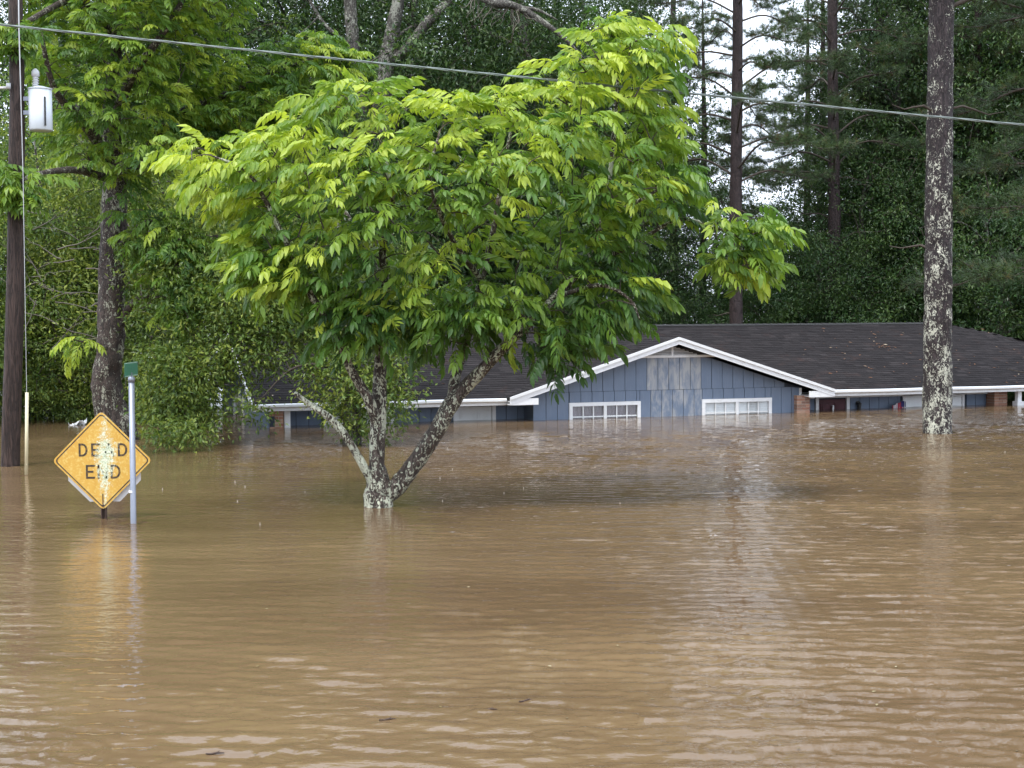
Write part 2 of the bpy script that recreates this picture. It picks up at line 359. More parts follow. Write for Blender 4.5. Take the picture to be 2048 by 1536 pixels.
def flood():
    rng = np.random.default_rng(11)
    ys = [3.2]
    while ys[-1] < 33.5: ys.append(ys[-1] + 0.020 + 0.0016 * ys[-1])
    ys = np.array([-120., -20., 0., 2.0] + ys + [35., 40., 60., 120., 650.])
    t = np.linspace(-1, 1, 400)
    half = 0.46 * np.clip(ys, 3, 36) + 1.6
    X = t[None] * half[:, None]
    X = np.concatenate([np.full((len(ys), 1), -390.), X, np.full((len(ys), 1), 390.)], 1)
    Y = np.repeat(ys[:, None], X.shape[1], 1)
    Z = np.zeros_like(X)
    P = np.stack([X.ravel(), Y.ravel(), np.zeros(X.size)], 1)
    patch = vnoise(P * [1, .8, 1], 0.22, 3).reshape(X.shape) * 0.5 + vnoise(P, 0.6, 5).reshape(X.shape) * 0.28
    # the current runs livelier past the right-hand side of the road
    lively = np.clip(0.80 + 0.7 * patch + 0.20 * np.tanh((X - 1.0) / 3), 0.25, 1.6)
    for i in range(96):
        lam = math.exp(rng.uniform(math.log(0.085), math.log(0.32))); k = 2 * math.pi / lam
        th = rng.normal(0.06, 0.20) if i % 5 else rng.normal(0.0, 0.8)
        slope = 0.0120 * (lam / 0.3) ** -0.55 * rng.uniform(0.5, 1.4)
        ph = rng.uniform(0, 6.28)
        warp = 0.25 * lam * np.sin(X * 0.9 / (1 + lam) + i) * 1.5
        Z += slope / k * np.sin(k * (X * math.sin(th) + (Y + warp) * math.cos(th)) + ph) * lively * np.clip((lam / (2.3 * (0.020 + 0.0016 * np.abs(Y))) - .45) * 2.5, 0, 1)
    Z += 0.0018 * Z / (np.abs(Z).max() + 1e-9)
    # rain rings near the camera
    spots = [(1480, 1503, .17), (1700, 1500, .10), (1120, 1478, .15), (1640, 1420, .12), (1560, 1400, .13), (1900, 1440, .1), (1250, 1440, .1), (1380, 1380, .12),
             (700, 1480, .1), (560, 1515, .12), (1840, 1380, .08), (1500, 1330, .1), (1730, 1330, .12), (960, 1430, .08), (420, 1420, .09), (150, 1500, .14), (1600, 1290, .09), (1980, 1500, .12)]
    for px, py, r0 in spots:
        c = wat(px, py); r = np.hypot(X - c[0], Y - c[1]); Z += 0.0045 * np.cos((r - r0) * 2 * math.pi / 0.085) * np.exp(-((r - r0) / 0.055) ** 2)
    # wakes where the current meets trunks and posts
    for px, py, rr in ((760, 1013, .22), (1876, 866, .33), (265, 1047, .05), (204, 1038, .05), (20, 932, .18), (53, 950, .05)):
        c = wat(px, py); r = np.hypot(X - c[0], (Y - c[1])); Z += 0.006 * np.exp(-((r - rr - .05) / 0.09) ** 2) * np.sin(r * 38 + 1)
    fade = np.clip((half[:, None] - np.abs(X)) / 1.0, 0, 1) * np.clip((ys - 3) / 1.0, 0, 1)[:, None] * np.clip((34.5 - ys) / 2, 0, 1)[:, None]
    Z *= fade
    nr, nc = X.shape
    i = np.arange(nr - 1)[:, None] * nc; j = np.arange(nc - 1)[None]
    Q = np.stack([i + j, i + j + 1, i + nc + j + 1, i + nc + j], -1).reshape(-1, 4)
    me = np_mesh("water", np.stack([X, Y, Z], -1).reshape(-1, 3), [Q], True)
    tag(link("water", me, None, M['water']), kind="structure")
flood()

# ------------------------------------------------------------------ the flooded house
H_ANG = math.radians(18)
H_O = wat(540, 857)
house = empty("house", (H_O[0], H_O[1], GROUND), H_ANG)
tag(house, "long low blue house flooded almost to its eaves, dark shingle roof and white trim", "house")
HZ = -GROUND                      # local z of the flood level
GC, GS, G_APEX = 8.85, 0.315, 1.74   # front gable: centre, pitch, height of the rake's top edge above water
EAVE, RIDGE, RV, HD = 0.51, 2.0, 4.45, 8.9
def hb(name, mat, lo, hi, parent=None):
    o = MB().box((lo[0], lo[1], lo[2] + HZ), (hi[0], hi[1], hi[2] + HZ)).build(name, mat, parent or house); return o
def hp(name, mat, poly, d0, d1, parent=None, plane='xz'):
    q = [(a, b + HZ) for a, b in poly]
    return MB().prism(q, d0, d1, plane).build(name, mat, parent or house)
def rake_z(s): return G_APEX - GS * abs(s - GC)
def boards(wall, s0, s1, v, z0, topf, pitch, mat=None, thick=0.02, off=0.0, names=None, plane='xz'):
    s = s0
    while s < s1 - 0.02:
        e = min(s + pitch, s1); a, c = s + 0.006, e - 0.006
        poly = [(a, z0), (c, z0), (c, topf(c)), (a, topf(a))]
        if a < GC < c and plane == 'xz' and topf is not None and names == 'gable': poly = [(a, z0), (c, z0), (c, topf(c)), (GC, topf(GC)), (a, topf(a))]
        m = mat((a + c) / 2) if callable(mat) else mat
        if min(topf(a), topf(c)) > z0 + 0.02: hp("siding_board", m, poly, v - thick, v, wall, plane)
        s = e
def faded_up(s): return M['faded'] if 8.25 < s < 9.55 else M['blue']
def faded_low(s): return M['halffaded'] if 8.4 < s < 9.6 else M['blue']
# front gable wall
WL, WR = 5.63, 12.06
gm = MB(); WIN = ((6.43, 8.08), (9.59, 11.31))
def gpoly(p): gm.prism([(a_, b_ + HZ) for a_, b_ in p], 0.002, 0.12)
for a, c in ((WL, GC), (GC, WR)): gpoly([(a, .36), (c, .36), (c, rake_z(c) - .16), (a, rake_z(a) - .16)])
for a, c in ((WL, WIN[0][0]), (WIN[0][1], WIN[1][0]), (WIN[1][1], WR)): gpoly([(a, GROUND), (c, GROUND), (c, .36), (a, .36)])
for a, c in WIN: gpoly([(a, GROUND), (c, GROUND), (c, -.8), (a, -.8)])
gw = gm.build("gable_wall", M['gap'], house)
top = lambda s: min(rake_z(s) - 0.17, 1.30)
boards(gw, WL, WR, 0.0, 0.592, top, 0.262, faded_up)
def low_top(s): return min(0.584, rake_z(s) - .17)
for a, c in ((WL, WIN[0][0]), (WIN[0][1], WIN[1][0]), (WIN[1][1], WR)): boards(gw, a, c, 0.0, GROUND + .02, low_top, 0.262, faded_low)
for a, c in WIN: boards(gw, a, c, 0.0, 0.36, low_top, 0.262, faded_low)
# side walls of the gable wing
hb("side_wall", M['blue'], (WL - .018, 0.0, GROUND), (WL + .10, 0.62, 0.62)); hb("side_wall", M['blue'], (WR - .10, 0.0, GROUND), (WR + .018, 0.62, 0.55))
for s in (WL, WR): hb("corner_trim", M['whiteclean'] if s > 9 else M['blue'], (s - .03, -.035, GROUND), (s + .03, -.002 + .03, low_top(s)), gw)
# gable vent with louvres
vent = hp("gable_vent", M['dim'], [(GC - 1.02, 1.36), (GC + 1.02, 1.36), (GC, rake_z(GC) - .18)], -.010, 0.0)
hp("vent_sill", M['white'], [(GC - 1.30, 1.30), (GC + 1.30, 1.30), (GC + 1.22, 1.352), (GC - 1.22, 1.352)], -.05, -.012, vent)
for i in range(6):
    z = 1.358 + i * 0.032; w = max(0.05, (rake_z(GC) - .16 - z) / GS - 0.10)
    if w > 0.08:
        lv = MB(); zz = z + HZ
        lv.hexa([(GC-w,-.045,zz),(GC+w,-.045,zz),(GC+w,-.012,zz+.013),(GC-w,-.012,zz+.013),(GC-w,-.045,zz+.007),(GC+w,-.045,zz+.007),(GC+w,-.012,zz+.022),(GC-w,-.012,zz+.022)])
        lv.build("louvre_slat", M['white'], vent)
hb("vent_mullion", M['white'], (GC - .02, -.055, 1.352), (GC + .02, -.046, 1.53), vent)
# windows of the gable
def window(s0, s1, ztop, inner):
    w = empty_part("window", house)
    z0 = -0.75
    fr = 0.075
    hb("frame", M['white'], (s0 - .01, -.05, ztop - fr), (s1 + .01, .01, ztop + .004), w)
    for s in (s0 - .01, s1 - fr + .01): hb("frame", M['white'], (s, -.048, z0), (s + fr, .01, ztop - fr), w)
    mid = (s0 + s1) / 2
    hb("mullion", M['whiteclean'], (mid - .035, -.044, z0), (mid + .035, .01, ztop - fr), w)
    rows = (ztop - fr, 0.045, -0.20, z0)
    for a, c in ((s0 + fr, mid - .035), (mid + .035, s1 - fr)):
        n = 3; pw = (c - a) / n
        for i in range(1, n): hb("muntin", M['whiteclean'], (a + pw * i - .012, -.03, z0), (a + pw * i + .012, -.004, ztop - fr), w)
        for zr in rows[1:3]: hb("muntin", M['whiteclean'], (a, -.028, zr - .013), (c, -.006, zr + .013), w)
        for i in range(n):
            for r in range(2):
                hb("pane", M['glass'], (a + pw * i + .006, .0, rows[r + 1] + .006), (a + pw * (i + 1) - .006, .005, rows[r] - .006), w)
    hb("room", M['dim'], (s0, .13, -1.2), (s1, 0.6, ztop + .1), w)
    if inner == 'blind':
        for i in range(9): 
            z = ztop - .09 - i * .05
            m = MB(); zz = z + HZ; m.hexa([(s0+.06,.010,zz),(s1-.06,.010,zz),(s1-.06,.020,zz+.040),(s0+.06,.020,zz+.040),(s0+.06,.012,zz),(s1-.06,.012,zz),(s1-.06,.022,zz+.040),(s0+.06,.022,zz+.040)]).build("blind_slat", M['blind'], w)
        hb("blind_backing", M['blind'], (s0 + .05, .024, -.4), (s1 - .05, .030, ztop - .05), w)
    else:
        n = 90; xs = np.linspace(s0 + .05, s1 - .05, n); yy = .04 + .02 * np.sin(xs * 62) + .01 * np.sin(xs * 23)
        V = np.concatenate([np.stack([xs, yy, np.full(n, ztop - .05 + HZ)], 1), np.stack([xs, yy, np.full(n, -.6 + HZ)], 1)])
        i = np.arange(n - 1); link("curtain", np_mesh("curtain", V, [np.stack([i, i + 1, i + 1 + n, i + n], 1)], True), w, M['curtain'])
def empty_part(name, parent):
    o = bpy.data.objects.new(name, None); COL.objects.link(o); o.parent = parent; return o
window(*WIN[0], 0.352, 'curtain'); window(*WIN[1], 0.352, 'blind')
# recessed walls under the eaves
RVW = 0.62
rw = hb("recessed_wall", M['gap'], (0.0, RVW + .002, GROUND), (WL, RVW + .12, 0.42))
flat = lambda z: (lambda s: z)
for a, c in ((0.36, 1.17), (2.72, 4.0), (4.93, WL - .02)): boards(rw, a, c, RVW, GROUND + .02, flat(0.36), 0.262, M['blue'])
hb("frieze_board", M['white'], (0.30, RVW - .05, 0.30), (WL - .02, RVW - .021, 0.42), rw)
rw2 = hb("recessed_wall", M['gap'], (WR, RVW + .002, GROUND), (17.6, RVW + .12, 0.42))
for a, c in ((WR + .02, 12.80), (13.76, 15.14), (17.02, 17.58)): boards(rw2, a, c, RVW, GROUND + .02, flat(0.30), 0.262, M['blue'])
hb("frieze_board", M['white'], (WR + .02, RVW - .05, 0.27), (18.1, RVW - .021, 0.42), rw2)
def door(s0, s1, ztop, m, panels, parent):
    d = hb("door", m, (s0, RVW - .02, GROUND + .05), (s1, RVW - .004, ztop))
    w = (s1 - s0) / panels
    for i in range(panels):
        a, c = s0 + w * i + w * .16, s0 + w * (i + 1) - w * .16
        hb("raised_panel", m, (a, RVW - .034, ztop - .26), (c, RVW - .021, ztop - .09), d)
        hb("raised_panel", m, (a + .04, RVW - .044, ztop - .23), (c - .04, RVW - .035, ztop - .12), d)
    for a, c in ((s0 - .085, s0 - .004), (s1 + .004, s1 + .085)): hb("door_casing", M['white'], (a, RVW - .06, GROUND), (c, RVW - .006, ztop + .07), d)
    return d
door(4.08, 4.86, 0.29, M['whiteclean'], 2, house)
dd = door(12.90, 13.64, 0.235, M['maroon'], 2, house)
tag(dd, "dark maroon front door, only its top above water")
hb("door_knocker", M['whiteclean'], (13.25, RVW - .075, -.02), (13.29, RVW - .046, .10), dd)
door(1.27, 2.62, 0.30, M['whiteclean'], 3, house)
# white shuttered window at the right
sw = hb("window", M['white'], (15.20, RVW - .05, 0.235), (16.94, RVW - .002, 0.30))
for s in (15.20, 16.05, 16.88): hb("frame", M['white'], (s, RVW - .052, -1.0), (s + .06, RVW - .004, 0.234), sw)
for a, c in ((15.27, 16.04), (16.12, 16.87)):
    nx, nz = 26, 14; xs = np.linspace(a, c, nx); zs = np.linspace(-.5, .23, nz); X, Z = np.meshgrid(xs, zs)
    Yv = RVW - .028 + .018 * np.sin(Z * 55 + np.sin(X * 7) * 1.6) * .6
    V = np.stack([X, Yv, Z + HZ], -1).reshape(-1, 3); i = np.arange(nz - 1)[:, None] * nx; j = np.arange(nx - 1)[None]
    link("curtain", np_mesh("curtain", V, [np.stack([i + j, i + j + 1, i + nx + j + 1, i + nx + j], -1).reshape(-1, 4)], True), sw, M['blind'])
# wall lantern
wl = MB(); wl.prism([(13.96 + .055 * math.cos(t), .13 + HZ + .0 + .03 * 0 + .055 * math.sin(t)) for t in np.linspace(0, 6.28, 9)[:-1]], RVW - .05, RVW - .021).build("wall_lantern", M['black'], house)
lan = [o for o in COL.objects if o.name == "wall_lantern"][0]
MB().tube([(13.96, RVW - .09, HZ - .02), (13.96, RVW - .09, HZ + .10), (13.96, RVW - .09, HZ + .13), (13.96, RVW - .09, HZ + .16)], [.04, .055, .06, .012], 8).build("lantern_hood", M['black'], lan)
MB().tube([(13.98, RVW - .10, HZ - .10), (13.98, RVW - .10, HZ - .02)], [.030, .038], 8).build("lantern_glass", M['lampglass'], lan)
# brick pillars
def pillar(s0, s1, v0, v1, ztop):
    p = hb("brick_pillar", M['mortar'], (s0 + .012, v0 + .012, GROUND), (s1 - .012, v1 - .012, ztop - .004))
    r = 0; z = ztop - .062
    while z > -.32:
        cut = (s1 - s0) * (0.64 if r % 2 else 0.36)
        for a, c in ((s0, s0 + cut - .006), (s0 + cut + .006, s1)):
            j = random.uniform(-.004, .004); hb("brick", M['brick'], (a, v0 + j, z), (c, v1 + j, z + .056), p)
        z -= .068; r += 1
random.seed(4)
pillar(0.0, 0.28, 0.02, 0.34, 0.44); pillar(11.90, 12.23, -0.16, 0.16, 0.40); pillar(17.60, 17.97, .30, .62, 0.33)
hb("porch_post", M['white'], (0.30, 0.05, GROUND), (0.42, 0.17, 0.40)); 
cp = hb("porch_post", M['white'], (18.06, 0.02, GROUND), (18.17, 0.13, 0.40)); hb("post_base", M['whiteclean'], (18.02, -.02, -.02), (18.21, .17, .10), cp)
# left gable end
le = MB().prism([(0.02, GROUND + HZ), (HD, GROUND + HZ), (HD, EAVE - .1 + HZ), (RV, RIDGE - .14 + HZ), (0.02, EAVE - .1 + HZ)], 0.0, 0.1, 'yz').build("end_wall", M['gap'], house)
v = 0.04
while v < HD:
    e = min(v + .262, HD); a, c = v + .006, e - .006
    tz = lambda q: RIDGE - .16 - abs(q - RV) * (RIDGE - EAVE) / RV + HZ
    pol = [(a, HZ + GROUND), (c, HZ + GROUND), (c, tz(c)), (a, tz(a))]
    MB().prism(pol, -.02, -.001, 'yz').build("siding_board", M['blue'], le); v = e
ew = MB().box((-.06, 4.1, HZ - .9), (-.021, 6.0, HZ + .42)).build("window", M['whiteclean'], house)
for a, c in ((4.2, 5.0), (5.1, 5.9)): MB().box((-.064, a, HZ - .8), (-.061, c, HZ + .33)).build("pane", M['glass'], ew)
hb("back_wall", M['blue'], (0.11, HD - .1, GROUND), (18.0, HD, 0.45)); hb("end_wall", M['blue'], (17.62, .74, GROUND), (17.72, HD - .11, 0.42))
# ---- roof: sheathing, shingles, fascia, gutters, rakes
S_L, S_R = -0.35, 23.6
HIP = 19.1
slope = (RIDGE - EAVE) / (RV + .12)
def quad_plate(name, P, th, mat, parent):
    P = np.array(P, float); P[:, 2] += HZ; n = np.cross(P[1] - P[0], P[2] - P[0]); n /= np.linalg.norm(n); n *= np.sign(n[2])
    m = MB(); k = len(P); V = np.concatenate([P - n * th, P])
    if k == 4: m.add(V, [[3,2,1,0],[4,5,6,7],[0,1,5,4],[1,2,6,5],[2,3,7,6],[3,0,4,7]])
    else: m.addm(V, [[[2,1,0],[3,4,5]], [[0,1,4,3],[1,2,5,4],[2,0,3,5]]])
    return m.build(name, mat, parent)
E0, EB = -.12, HD + .12
zr = RIDGE
GB = E0 + (1.74 - EAVE) / slope          # where the wing's ridge dies into the main slope
half = (G_APEX - EAVE) / GS; g0, g1 = GC - half, GC + half; zg = EAVE + (.16 - E0) * slope
roof = quad_plate("roof", [(S_L, E0, EAVE), (g0, E0, EAVE), (g0, RV, zr), (S_L, RV, zr)], .07, M['felt'], house)
quad_plate("main_slope", [(g0, .16, zg), (g1, .16, zg), (g1, RV, zr), (g0, RV, zr)], .07, M['felt'], roof)
quad_plate("main_slope", [(g1, E0, EAVE), (S_R, E0, EAVE), (HIP, RV, zr), (g1, RV, zr)], .07, M['felt'], roof)
quad_plate("back_slope", [(S_L, EB, EAVE), (S_R, EB, EAVE), (HIP, RV, zr), (S_L, RV, zr)], .07, M['felt'], roof)
quad_plate("hip_slope", [(S_R, E0, EAVE), (S_R, EB, EAVE), (HIP, RV, zr)], .07, M['felt'], roof)
GF = -.36
def shingles(O, U, Vv, inside, ulen, vlen, seed, N, course=.135, wid=.31):
    """overlapping tabs laid over a slope; O origin at eave, U along eave, Vv up the slope"""
    rng = np.random.default_rng(seed); Vs = []; Ts = []; T = []
    nc = int(vlen / course)
    for r in range(nc):
        v0 = r * course + rng.normal(0, .003); x = -rng.uniform(0, wid)
        while x < ulen:
            w = wid * rng.uniform(.55, 1.15); a, c = max(x, 0.0), min(x + w, ulen); x = x + w
            if c - a < .04: continue
            mu, mv = (a + c) / 2, v0 + course * .5
            if not inside(mu, mv): continue
            l, h = .007 + rng.uniform(0, .004), .002
            p = [O + U * (a + .003) + Vv * (v0 + rng.uniform(-.004, .004)), O + U * (c - .003) + Vv * (v0 + rng.uniform(-.004, .004)),
                 O + U * (c - .003) + Vv * (v0 + course + .03), O + U * (a + .003) + Vv * (v0 + course + .03)]
            Vs += [p[0] + N * l, p[1] + N * l, p[2] + N * h, p[3] + N * h, p[0], p[1]]
            T += [np.clip(rng.normal(.45, .22), 0, 1)] * 6
    n = len(Vs) // 6; b = np.arange(n)[:, None] * 6
    F4 = np.concatenate([b + np.array([[0, 1, 2, 3]]), b + np.array([[4, 5, 1, 0]])])
    return np.array(Vs), F4, np.array(T)
def shingle_obj(parts, parent):
    V = []; Fq = []; T = []; k = 0
    for a, f, t in parts: V.append(a); Fq.append(f + k); T.append(t); k += len(a)
    V = np.concatenate(V); V[:, 2] += HZ
    o = link("shingles", np_mesh("shingles", V, [np.concatenate(Fq)], False, np.concatenate(T)), parent, M['shingle']); o["kind"] = "stuff"
vd = np.array([0, RV - E0, zr - EAVE]); vl = np.linalg.norm(vd); vd /= vl
nn = np.cross([1, 0, 0], vd)
def in_main(u, v):
    s = S_L + u; f = v / vl
    if s > S_R - f * (S_R - HIP): return False
    y = E0 + f * (RV - E0); z = EAVE + f * (zr - EAVE)
    return not (abs(s - GC) < half and z < G_APEX - GS * abs(s - GC) - 0.03)
parts = [shingles(np.array([S_L, E0, EAVE]), np.array([1., 0, 0]), vd, in_main, S_R - S_L, vl, 1, nn)]
hd = np.array([HIP - S_R, 0, zr - EAVE]); hl = np.linalg.norm(hd); hd /= hl; hn = np.cross([0, 1, 0], hd); hn *= np.sign(hn[2])
parts.append(shingles(np.array([S_R, E0, EAVE]), np.array([0, 1., 0]), hd, lambda u, v: (v / hl) * (RV - E0) < u < (EB - E0) - (v / hl) * (EB - RV), EB - E0, hl, 2, hn))
shingle_obj(parts, roof)
# wing roof
wing = quad_plate("wing_roof", [(GC, GF, G_APEX), (GC - half, GF, EAVE), (GC - half, E0 + .02, EAVE), (GC, GB, G_APEX)], .06, M['felt'], house)
quad_plate("wing_slope", [(GC, GF, G_APEX), (GC + half, GF, EAVE), (GC + half, E0 + .02, EAVE), (GC, GB, G_APEX)], .06, M['felt'], wing)
wp = []
for sg, sd_ in ((-1, 3), (1, 4)):
    d = np.array([-sg * half, 0, G_APEX - EAVE]); L = np.linalg.norm(d); d /= L; n = np.cross([0, 1, 0], d); n *= np.sign(n[2])
    wp.append(shingles(np.array([GC + sg * half, GF, EAVE]), np.array([0, 1., 0]), d, lambda u, v, L=L: GF + u < E0 + .02 + (GB - E0) * v / L, GB - GF, L, sd_, n))
shingle_obj(wp, wing)
# ridge caps
rc = MB()
for x in np.arange(S_L, HIP, .22):
    rc.addm([(x, RV - .13, zr - .02 + HZ), (x + .25, RV - .13, zr - .025 + HZ), (x + .25, RV, zr + .022 + HZ), (x, RV, zr + .032 + HZ), (x, RV + .13, zr - .02 + HZ), (x + .25, RV + .13, zr - .025 + HZ)], [[[0, 1, 2, 3], [3, 2, 5, 4]]])
o = rc.build("ridge_caps", M['felt'], roof); o["kind"] = "stuff"
# rake boards, soffits, fascia and gutters
def rake(sg):
    P = []
    a, c = GC, GC + sg * (half - .02)
    za, zc = G_APEX + .012, EAVE + .018
    m = MB(); y0, y1 = GF - .03, GF - .004; t = .155
    m.hexa([(a, y0, za - t + HZ), (c, y0, zc - t + HZ), (c, y1, zc - t + HZ), (a, y1, za - t + HZ), (a, y0, za + HZ), (c, y0, zc + HZ), (c, y1, zc + HZ), (a, y1, za + HZ)])
    b_ = m.build("rake_board", M['white'], wing)
    m = MB(); m.hexa([(a, y0 - .03, za - .055 + HZ), (c, y0 - .03, zc - .055 + HZ), (c, y0 - .002, zc - .055 + HZ), (a, y0 - .002, za - .055 + HZ), (a, y0 - .03, za + .006 + HZ), (c, y0 - .03, zc + .006 + HZ), (c, y0 - .002, zc + .006 + HZ), (a, y0 - .002, za + .006 + HZ)])
    m.build("drip_edge", M['whiteclean'], wing)
    m = MB(); y0, y1 = GF - .002, -.022; t0, t1 = .105, .085
    m.hexa([(a, y0, za - t0 + HZ), (c, y0, zc - t0 + HZ), (c, y1, zc - t0 + HZ), (a, y1, za - t0 + HZ), (a, y0, za - t1 + HZ), (c, y0, zc - t1 + HZ), (c, y1, zc - t1 + HZ), (a, y1, za - t1 + HZ)])
    m.build("soffit", M['white'], wing)
rake(-1); rake(1)
hb("eave_return", M['white'], (WR + .03, GF - .02, 0.36), (GC + half - .02, GF + .006, 0.50), wing)
hb("eave_return", M['white'], (GC - half + .02, GF - .02, 0.36), (WL - .03, GF + .006, 0.50), wing)
hb("soffit", M['white'], (WR + .03, GF + .008, 0.365), (GC + half, E0 - .04, 0.385), wing); hb("soffit", M['white'], (GC - half, GF + .008, 0.365), (WL - .03, E0 - .04, 0.385), wing)
for a, c in ((S_L, GC - half), (GC + half, S_R)):
    hb("fascia", M['white'], (a, E0 - .03, 0.355), (c, E0 - .004, 0.475), roof)
    m = MB(); n = 24
    xs = np.linspace(a, c, n); m.tube(np.stack([xs, np.full(n, E0 - .075), .462 + HZ + np.sin(xs * 2.1) * .004], 1), .042, 6)
    m.build("gutter", M['whiteclean'], roof)
hb("soffit", M['white'], (S_L, E0 - .002, 0.385), (GC - half + .7, RVW, 0.405), roof); hb("soffit", M['white'], (GC + half - .7, E0 - .002, 0.385), (S_R, RVW, 0.405), roof)
# left end rakes
for (va, vc) in ((E0, RV), (EB, RV)):
    m = MB(); x0, x1 = S_L - .03, S_L - .004; za, zc = EAVE + .02, RIDGE + .02; t = .15
    m.hexa([(x0, va, za - t + HZ), (x0, vc, zc - t + HZ), (x1, vc, zc - t + HZ), (x1, va, za - t + HZ), (x0, va, za + HZ), (x0, vc, zc + HZ), (x1, vc, zc + HZ), (x1, va, za + HZ)])
    m.build("rake_board", M['white'], roof)
def hw(s, v, z): 
    p = Matrix.Rotation(H_ANG, 3, 'Z') @ Vector((s, v, 0)); return np.array([H_O[0] + p.x, H_O[1] + p.y, z])
# ------------------------------------------------------------------ flag caught against the porch wall
def flag():
    b = NB("striped_flag_cloth"); v = b.coord(); sep = b.n("SeparateXYZ"); b.l(v, sep.inputs[0])
    st = b.math('GREATER_THAN', b.math('FRACT', b.math('MULTIPLY', sep.outputs["X"], 13.0)), 0.5)
    c = b.mix(st, (0.45, 0.03, 0.06), (0.68, 0.66, 0.70))
    cant = b.math('MULTIPLY', b.math('GREATER_THAN', sep.outputs["X"], 0.25), b.math('GREATER_THAN', sep.outputs["Z"], 0.02))
    m = b.done(b.principled(b.mix(cant, c, (0.035, 0.04, 0.16)), 0.8))
    p = hw(14.80, 0.42, 0.0); root = empty("flag", p, H_ANG)
    tag(root, "small red white and blue striped flag drooping half under water by the porch wall", "flag")
    n, k = 26, 12; V = []
    for j in range(k):
        for i in range(n):
            u, w = i / (n - 1), j / (k - 1)
            topz = 0.04 + 0.15 * u ** .8 * (1 if u < .86 else 1 - (u - .86) * 2.2)
            V.append((u * .37, .03 * math.sin(u * 22 + w * 2) + .05 * w, topz * (1 - w) + w * -.45))
    i = np.arange(k - 1)[:, None] * n; j = np.arange(n - 1)[None]
    link("cloth", np_mesh("cloth", np.array(V), [np.stack([i + j, i + j + 1, i + n + j + 1, i + n + j], -1).reshape(-1, 4)], True), root, m)
    MB().tube([(.335, .01, GROUND), (.345, .01, .16)], .008, 6).build("staff", M['white'], root)
flag()

# ------------------------------------------------------------------ road signs
def rounded_square(d, r, n=5):
    """diamond of half diagonal d with rounded corners of radius r, in (x, z)"""
    out = []; c = d - r * math.sqrt(2)
    for k in range(4):
        a0 = math.radians(90 * k); cx, cz = c * math.cos(a0), c * math.sin(a0)
        for t in np.linspace(-45, 45, n): out.append((cx + r * math.cos(a0 + math.radians(t)), cz + r * math.sin(a0 + math.radians(t))))
    return out
def dead_end():
    base = wat(204, 1038); Y = base[1]; c = at(205, 921, Y)
    root = empty("dead_end_sign", (c[0], Y, GROUND)); zc = c[2] - GROUND
    tag(root, "weathered yellow diamond DEAD END sign blotched with pale lichen, standing in the water", "road sign")
    D = 0.540
    def child(mb, name, mat, parent, z=zc):
        o = mb.build(name, mat, parent); o.location = (0, 0, z) ; return o
    pl = child(MB().prism(rounded_square(D, .045), -.012, -.009), "sign_plate", M['sign'], root)
    # black border line as a ring, set 1.5 mm proud
    A, B = np.array(rounded_square(D - .024, .040)), np.array(rounded_square(D - .042, .034)); n = len(A)
    V = np.concatenate([np.stack([A[:, 0], np.full(n, -.0135), A[:, 1]], 1), np.stack([B[:, 0], np.full(n, -.0135), B[:, 1]], 1)])
    i = np.arange(n); m = MB(); m.add(V, np.stack([i, (i + 1) % n, (i + 1) % n + n, i + n], 1))
    o = m.build("border", M['ink'], pl)
    def letter(ch, x0, x1, z0, z1, t=.021):
        m = MB(); y0, y1 = -.0145, -.0125
        def bar(ax, az, bx, bz):
            d = np.array([bx - ax, bz - az]); L = np.linalg.norm(d); d /= L; q = np.array([-d[1], d[0]]) * t / 2
            m.prism([(ax - q[0], az - q[1]), (bx - q[0], bz - q[1]), (bx + q[0], bz + q[1]), (ax + q[0], az + q[1])], y0, y1)
        h = t / 2
        if ch == 'E':
            bar(x0 + h, z0, x0 + h, z1)
            for z in (z0 + h, (z0 + z1) / 2, z1 - h): bar(x0 + t, z, x1 if z != (z0 + z1) / 2 else x1 - .015, z)
        if ch == 'D':
            bar(x0 + h, z0, x0 + h, z1); pts = [(x0 + t, z1 - h)]; r = (z1 - z0) / 2 - h; cx = x1 - h - r * .75
            pts += [(cx + r * .75 * math.cos(a), (z0 + z1) / 2 + r * math.sin(a)) for a in np.linspace(math.pi / 2, -math.pi / 2, 9)] + [(x0 + t, z0 + h)]
            for p, q in zip(pts[:-1], pts[1:]): bar(*p, *q)
        if ch == 'A':
            mid = (x0 + x1) / 2; bar(x0 + h, z0, mid, z1); bar(x1 - h, z0, mid, z1); bar(x0 + .022, z0 + .045, x1 - .022, z0 + .045)
        if ch == 'N':
            bar(x0 + h, z0, x0 + h, z1); bar(x1 - h, z0, x1 - h, z1); bar(x0 + h, z1 - .005, x1 - h, z0 + .005)
        m.build("letter", M['ink'], pl)
    for ch, a, b_ in (('D', -.252, -.156), ('E', -.116, -.020), ('A', .010, .135), ('D', .172, .274)): letter(ch, a, b_, .046, .188)
    for ch, a, b_ in (('E', -.178, -.082), ('N', -.052, .056), ('D', .090, .196)): letter(ch, a, b_, -.195, -.045)
    child(MB().tube([(0, -.02, -.490), (0, -.012, -.490)], .014, 10), "bolt", M['rust'], root)
    child(MB().box((-.006, -.0135, -.475), (.006, -.0122, -.36)), "slot", M['rust'], root)
    oz = at(204, 932, Y)[2] - GROUND; R = .395 / math.cos(math.pi / 8)
    back = MB().prism([(R * math.cos(a), R * math.sin(a)) for a in np.radians(np.arange(8) * 45 + 22.5)], .058, .061)
    child(back, "octagonal_sign_back", M['alu'], root, oz)["label"] = "bare white back of an eight-sided sign on the same post"
    post = MB()
    for x0, x1, y0, y1 in ((-.030, -.016, .0, .03), (.016, .030, .0, .03), (-.016, .016, .026, .03)): post.box((x0, y0, 0), (x1, y1, zc + .35))
    post.build("post", M['rust'], root)
    child(MB().tube([(0, -.008, .30), (0, .055, .30)], .009, 8), "bolt", M['rust'], root)
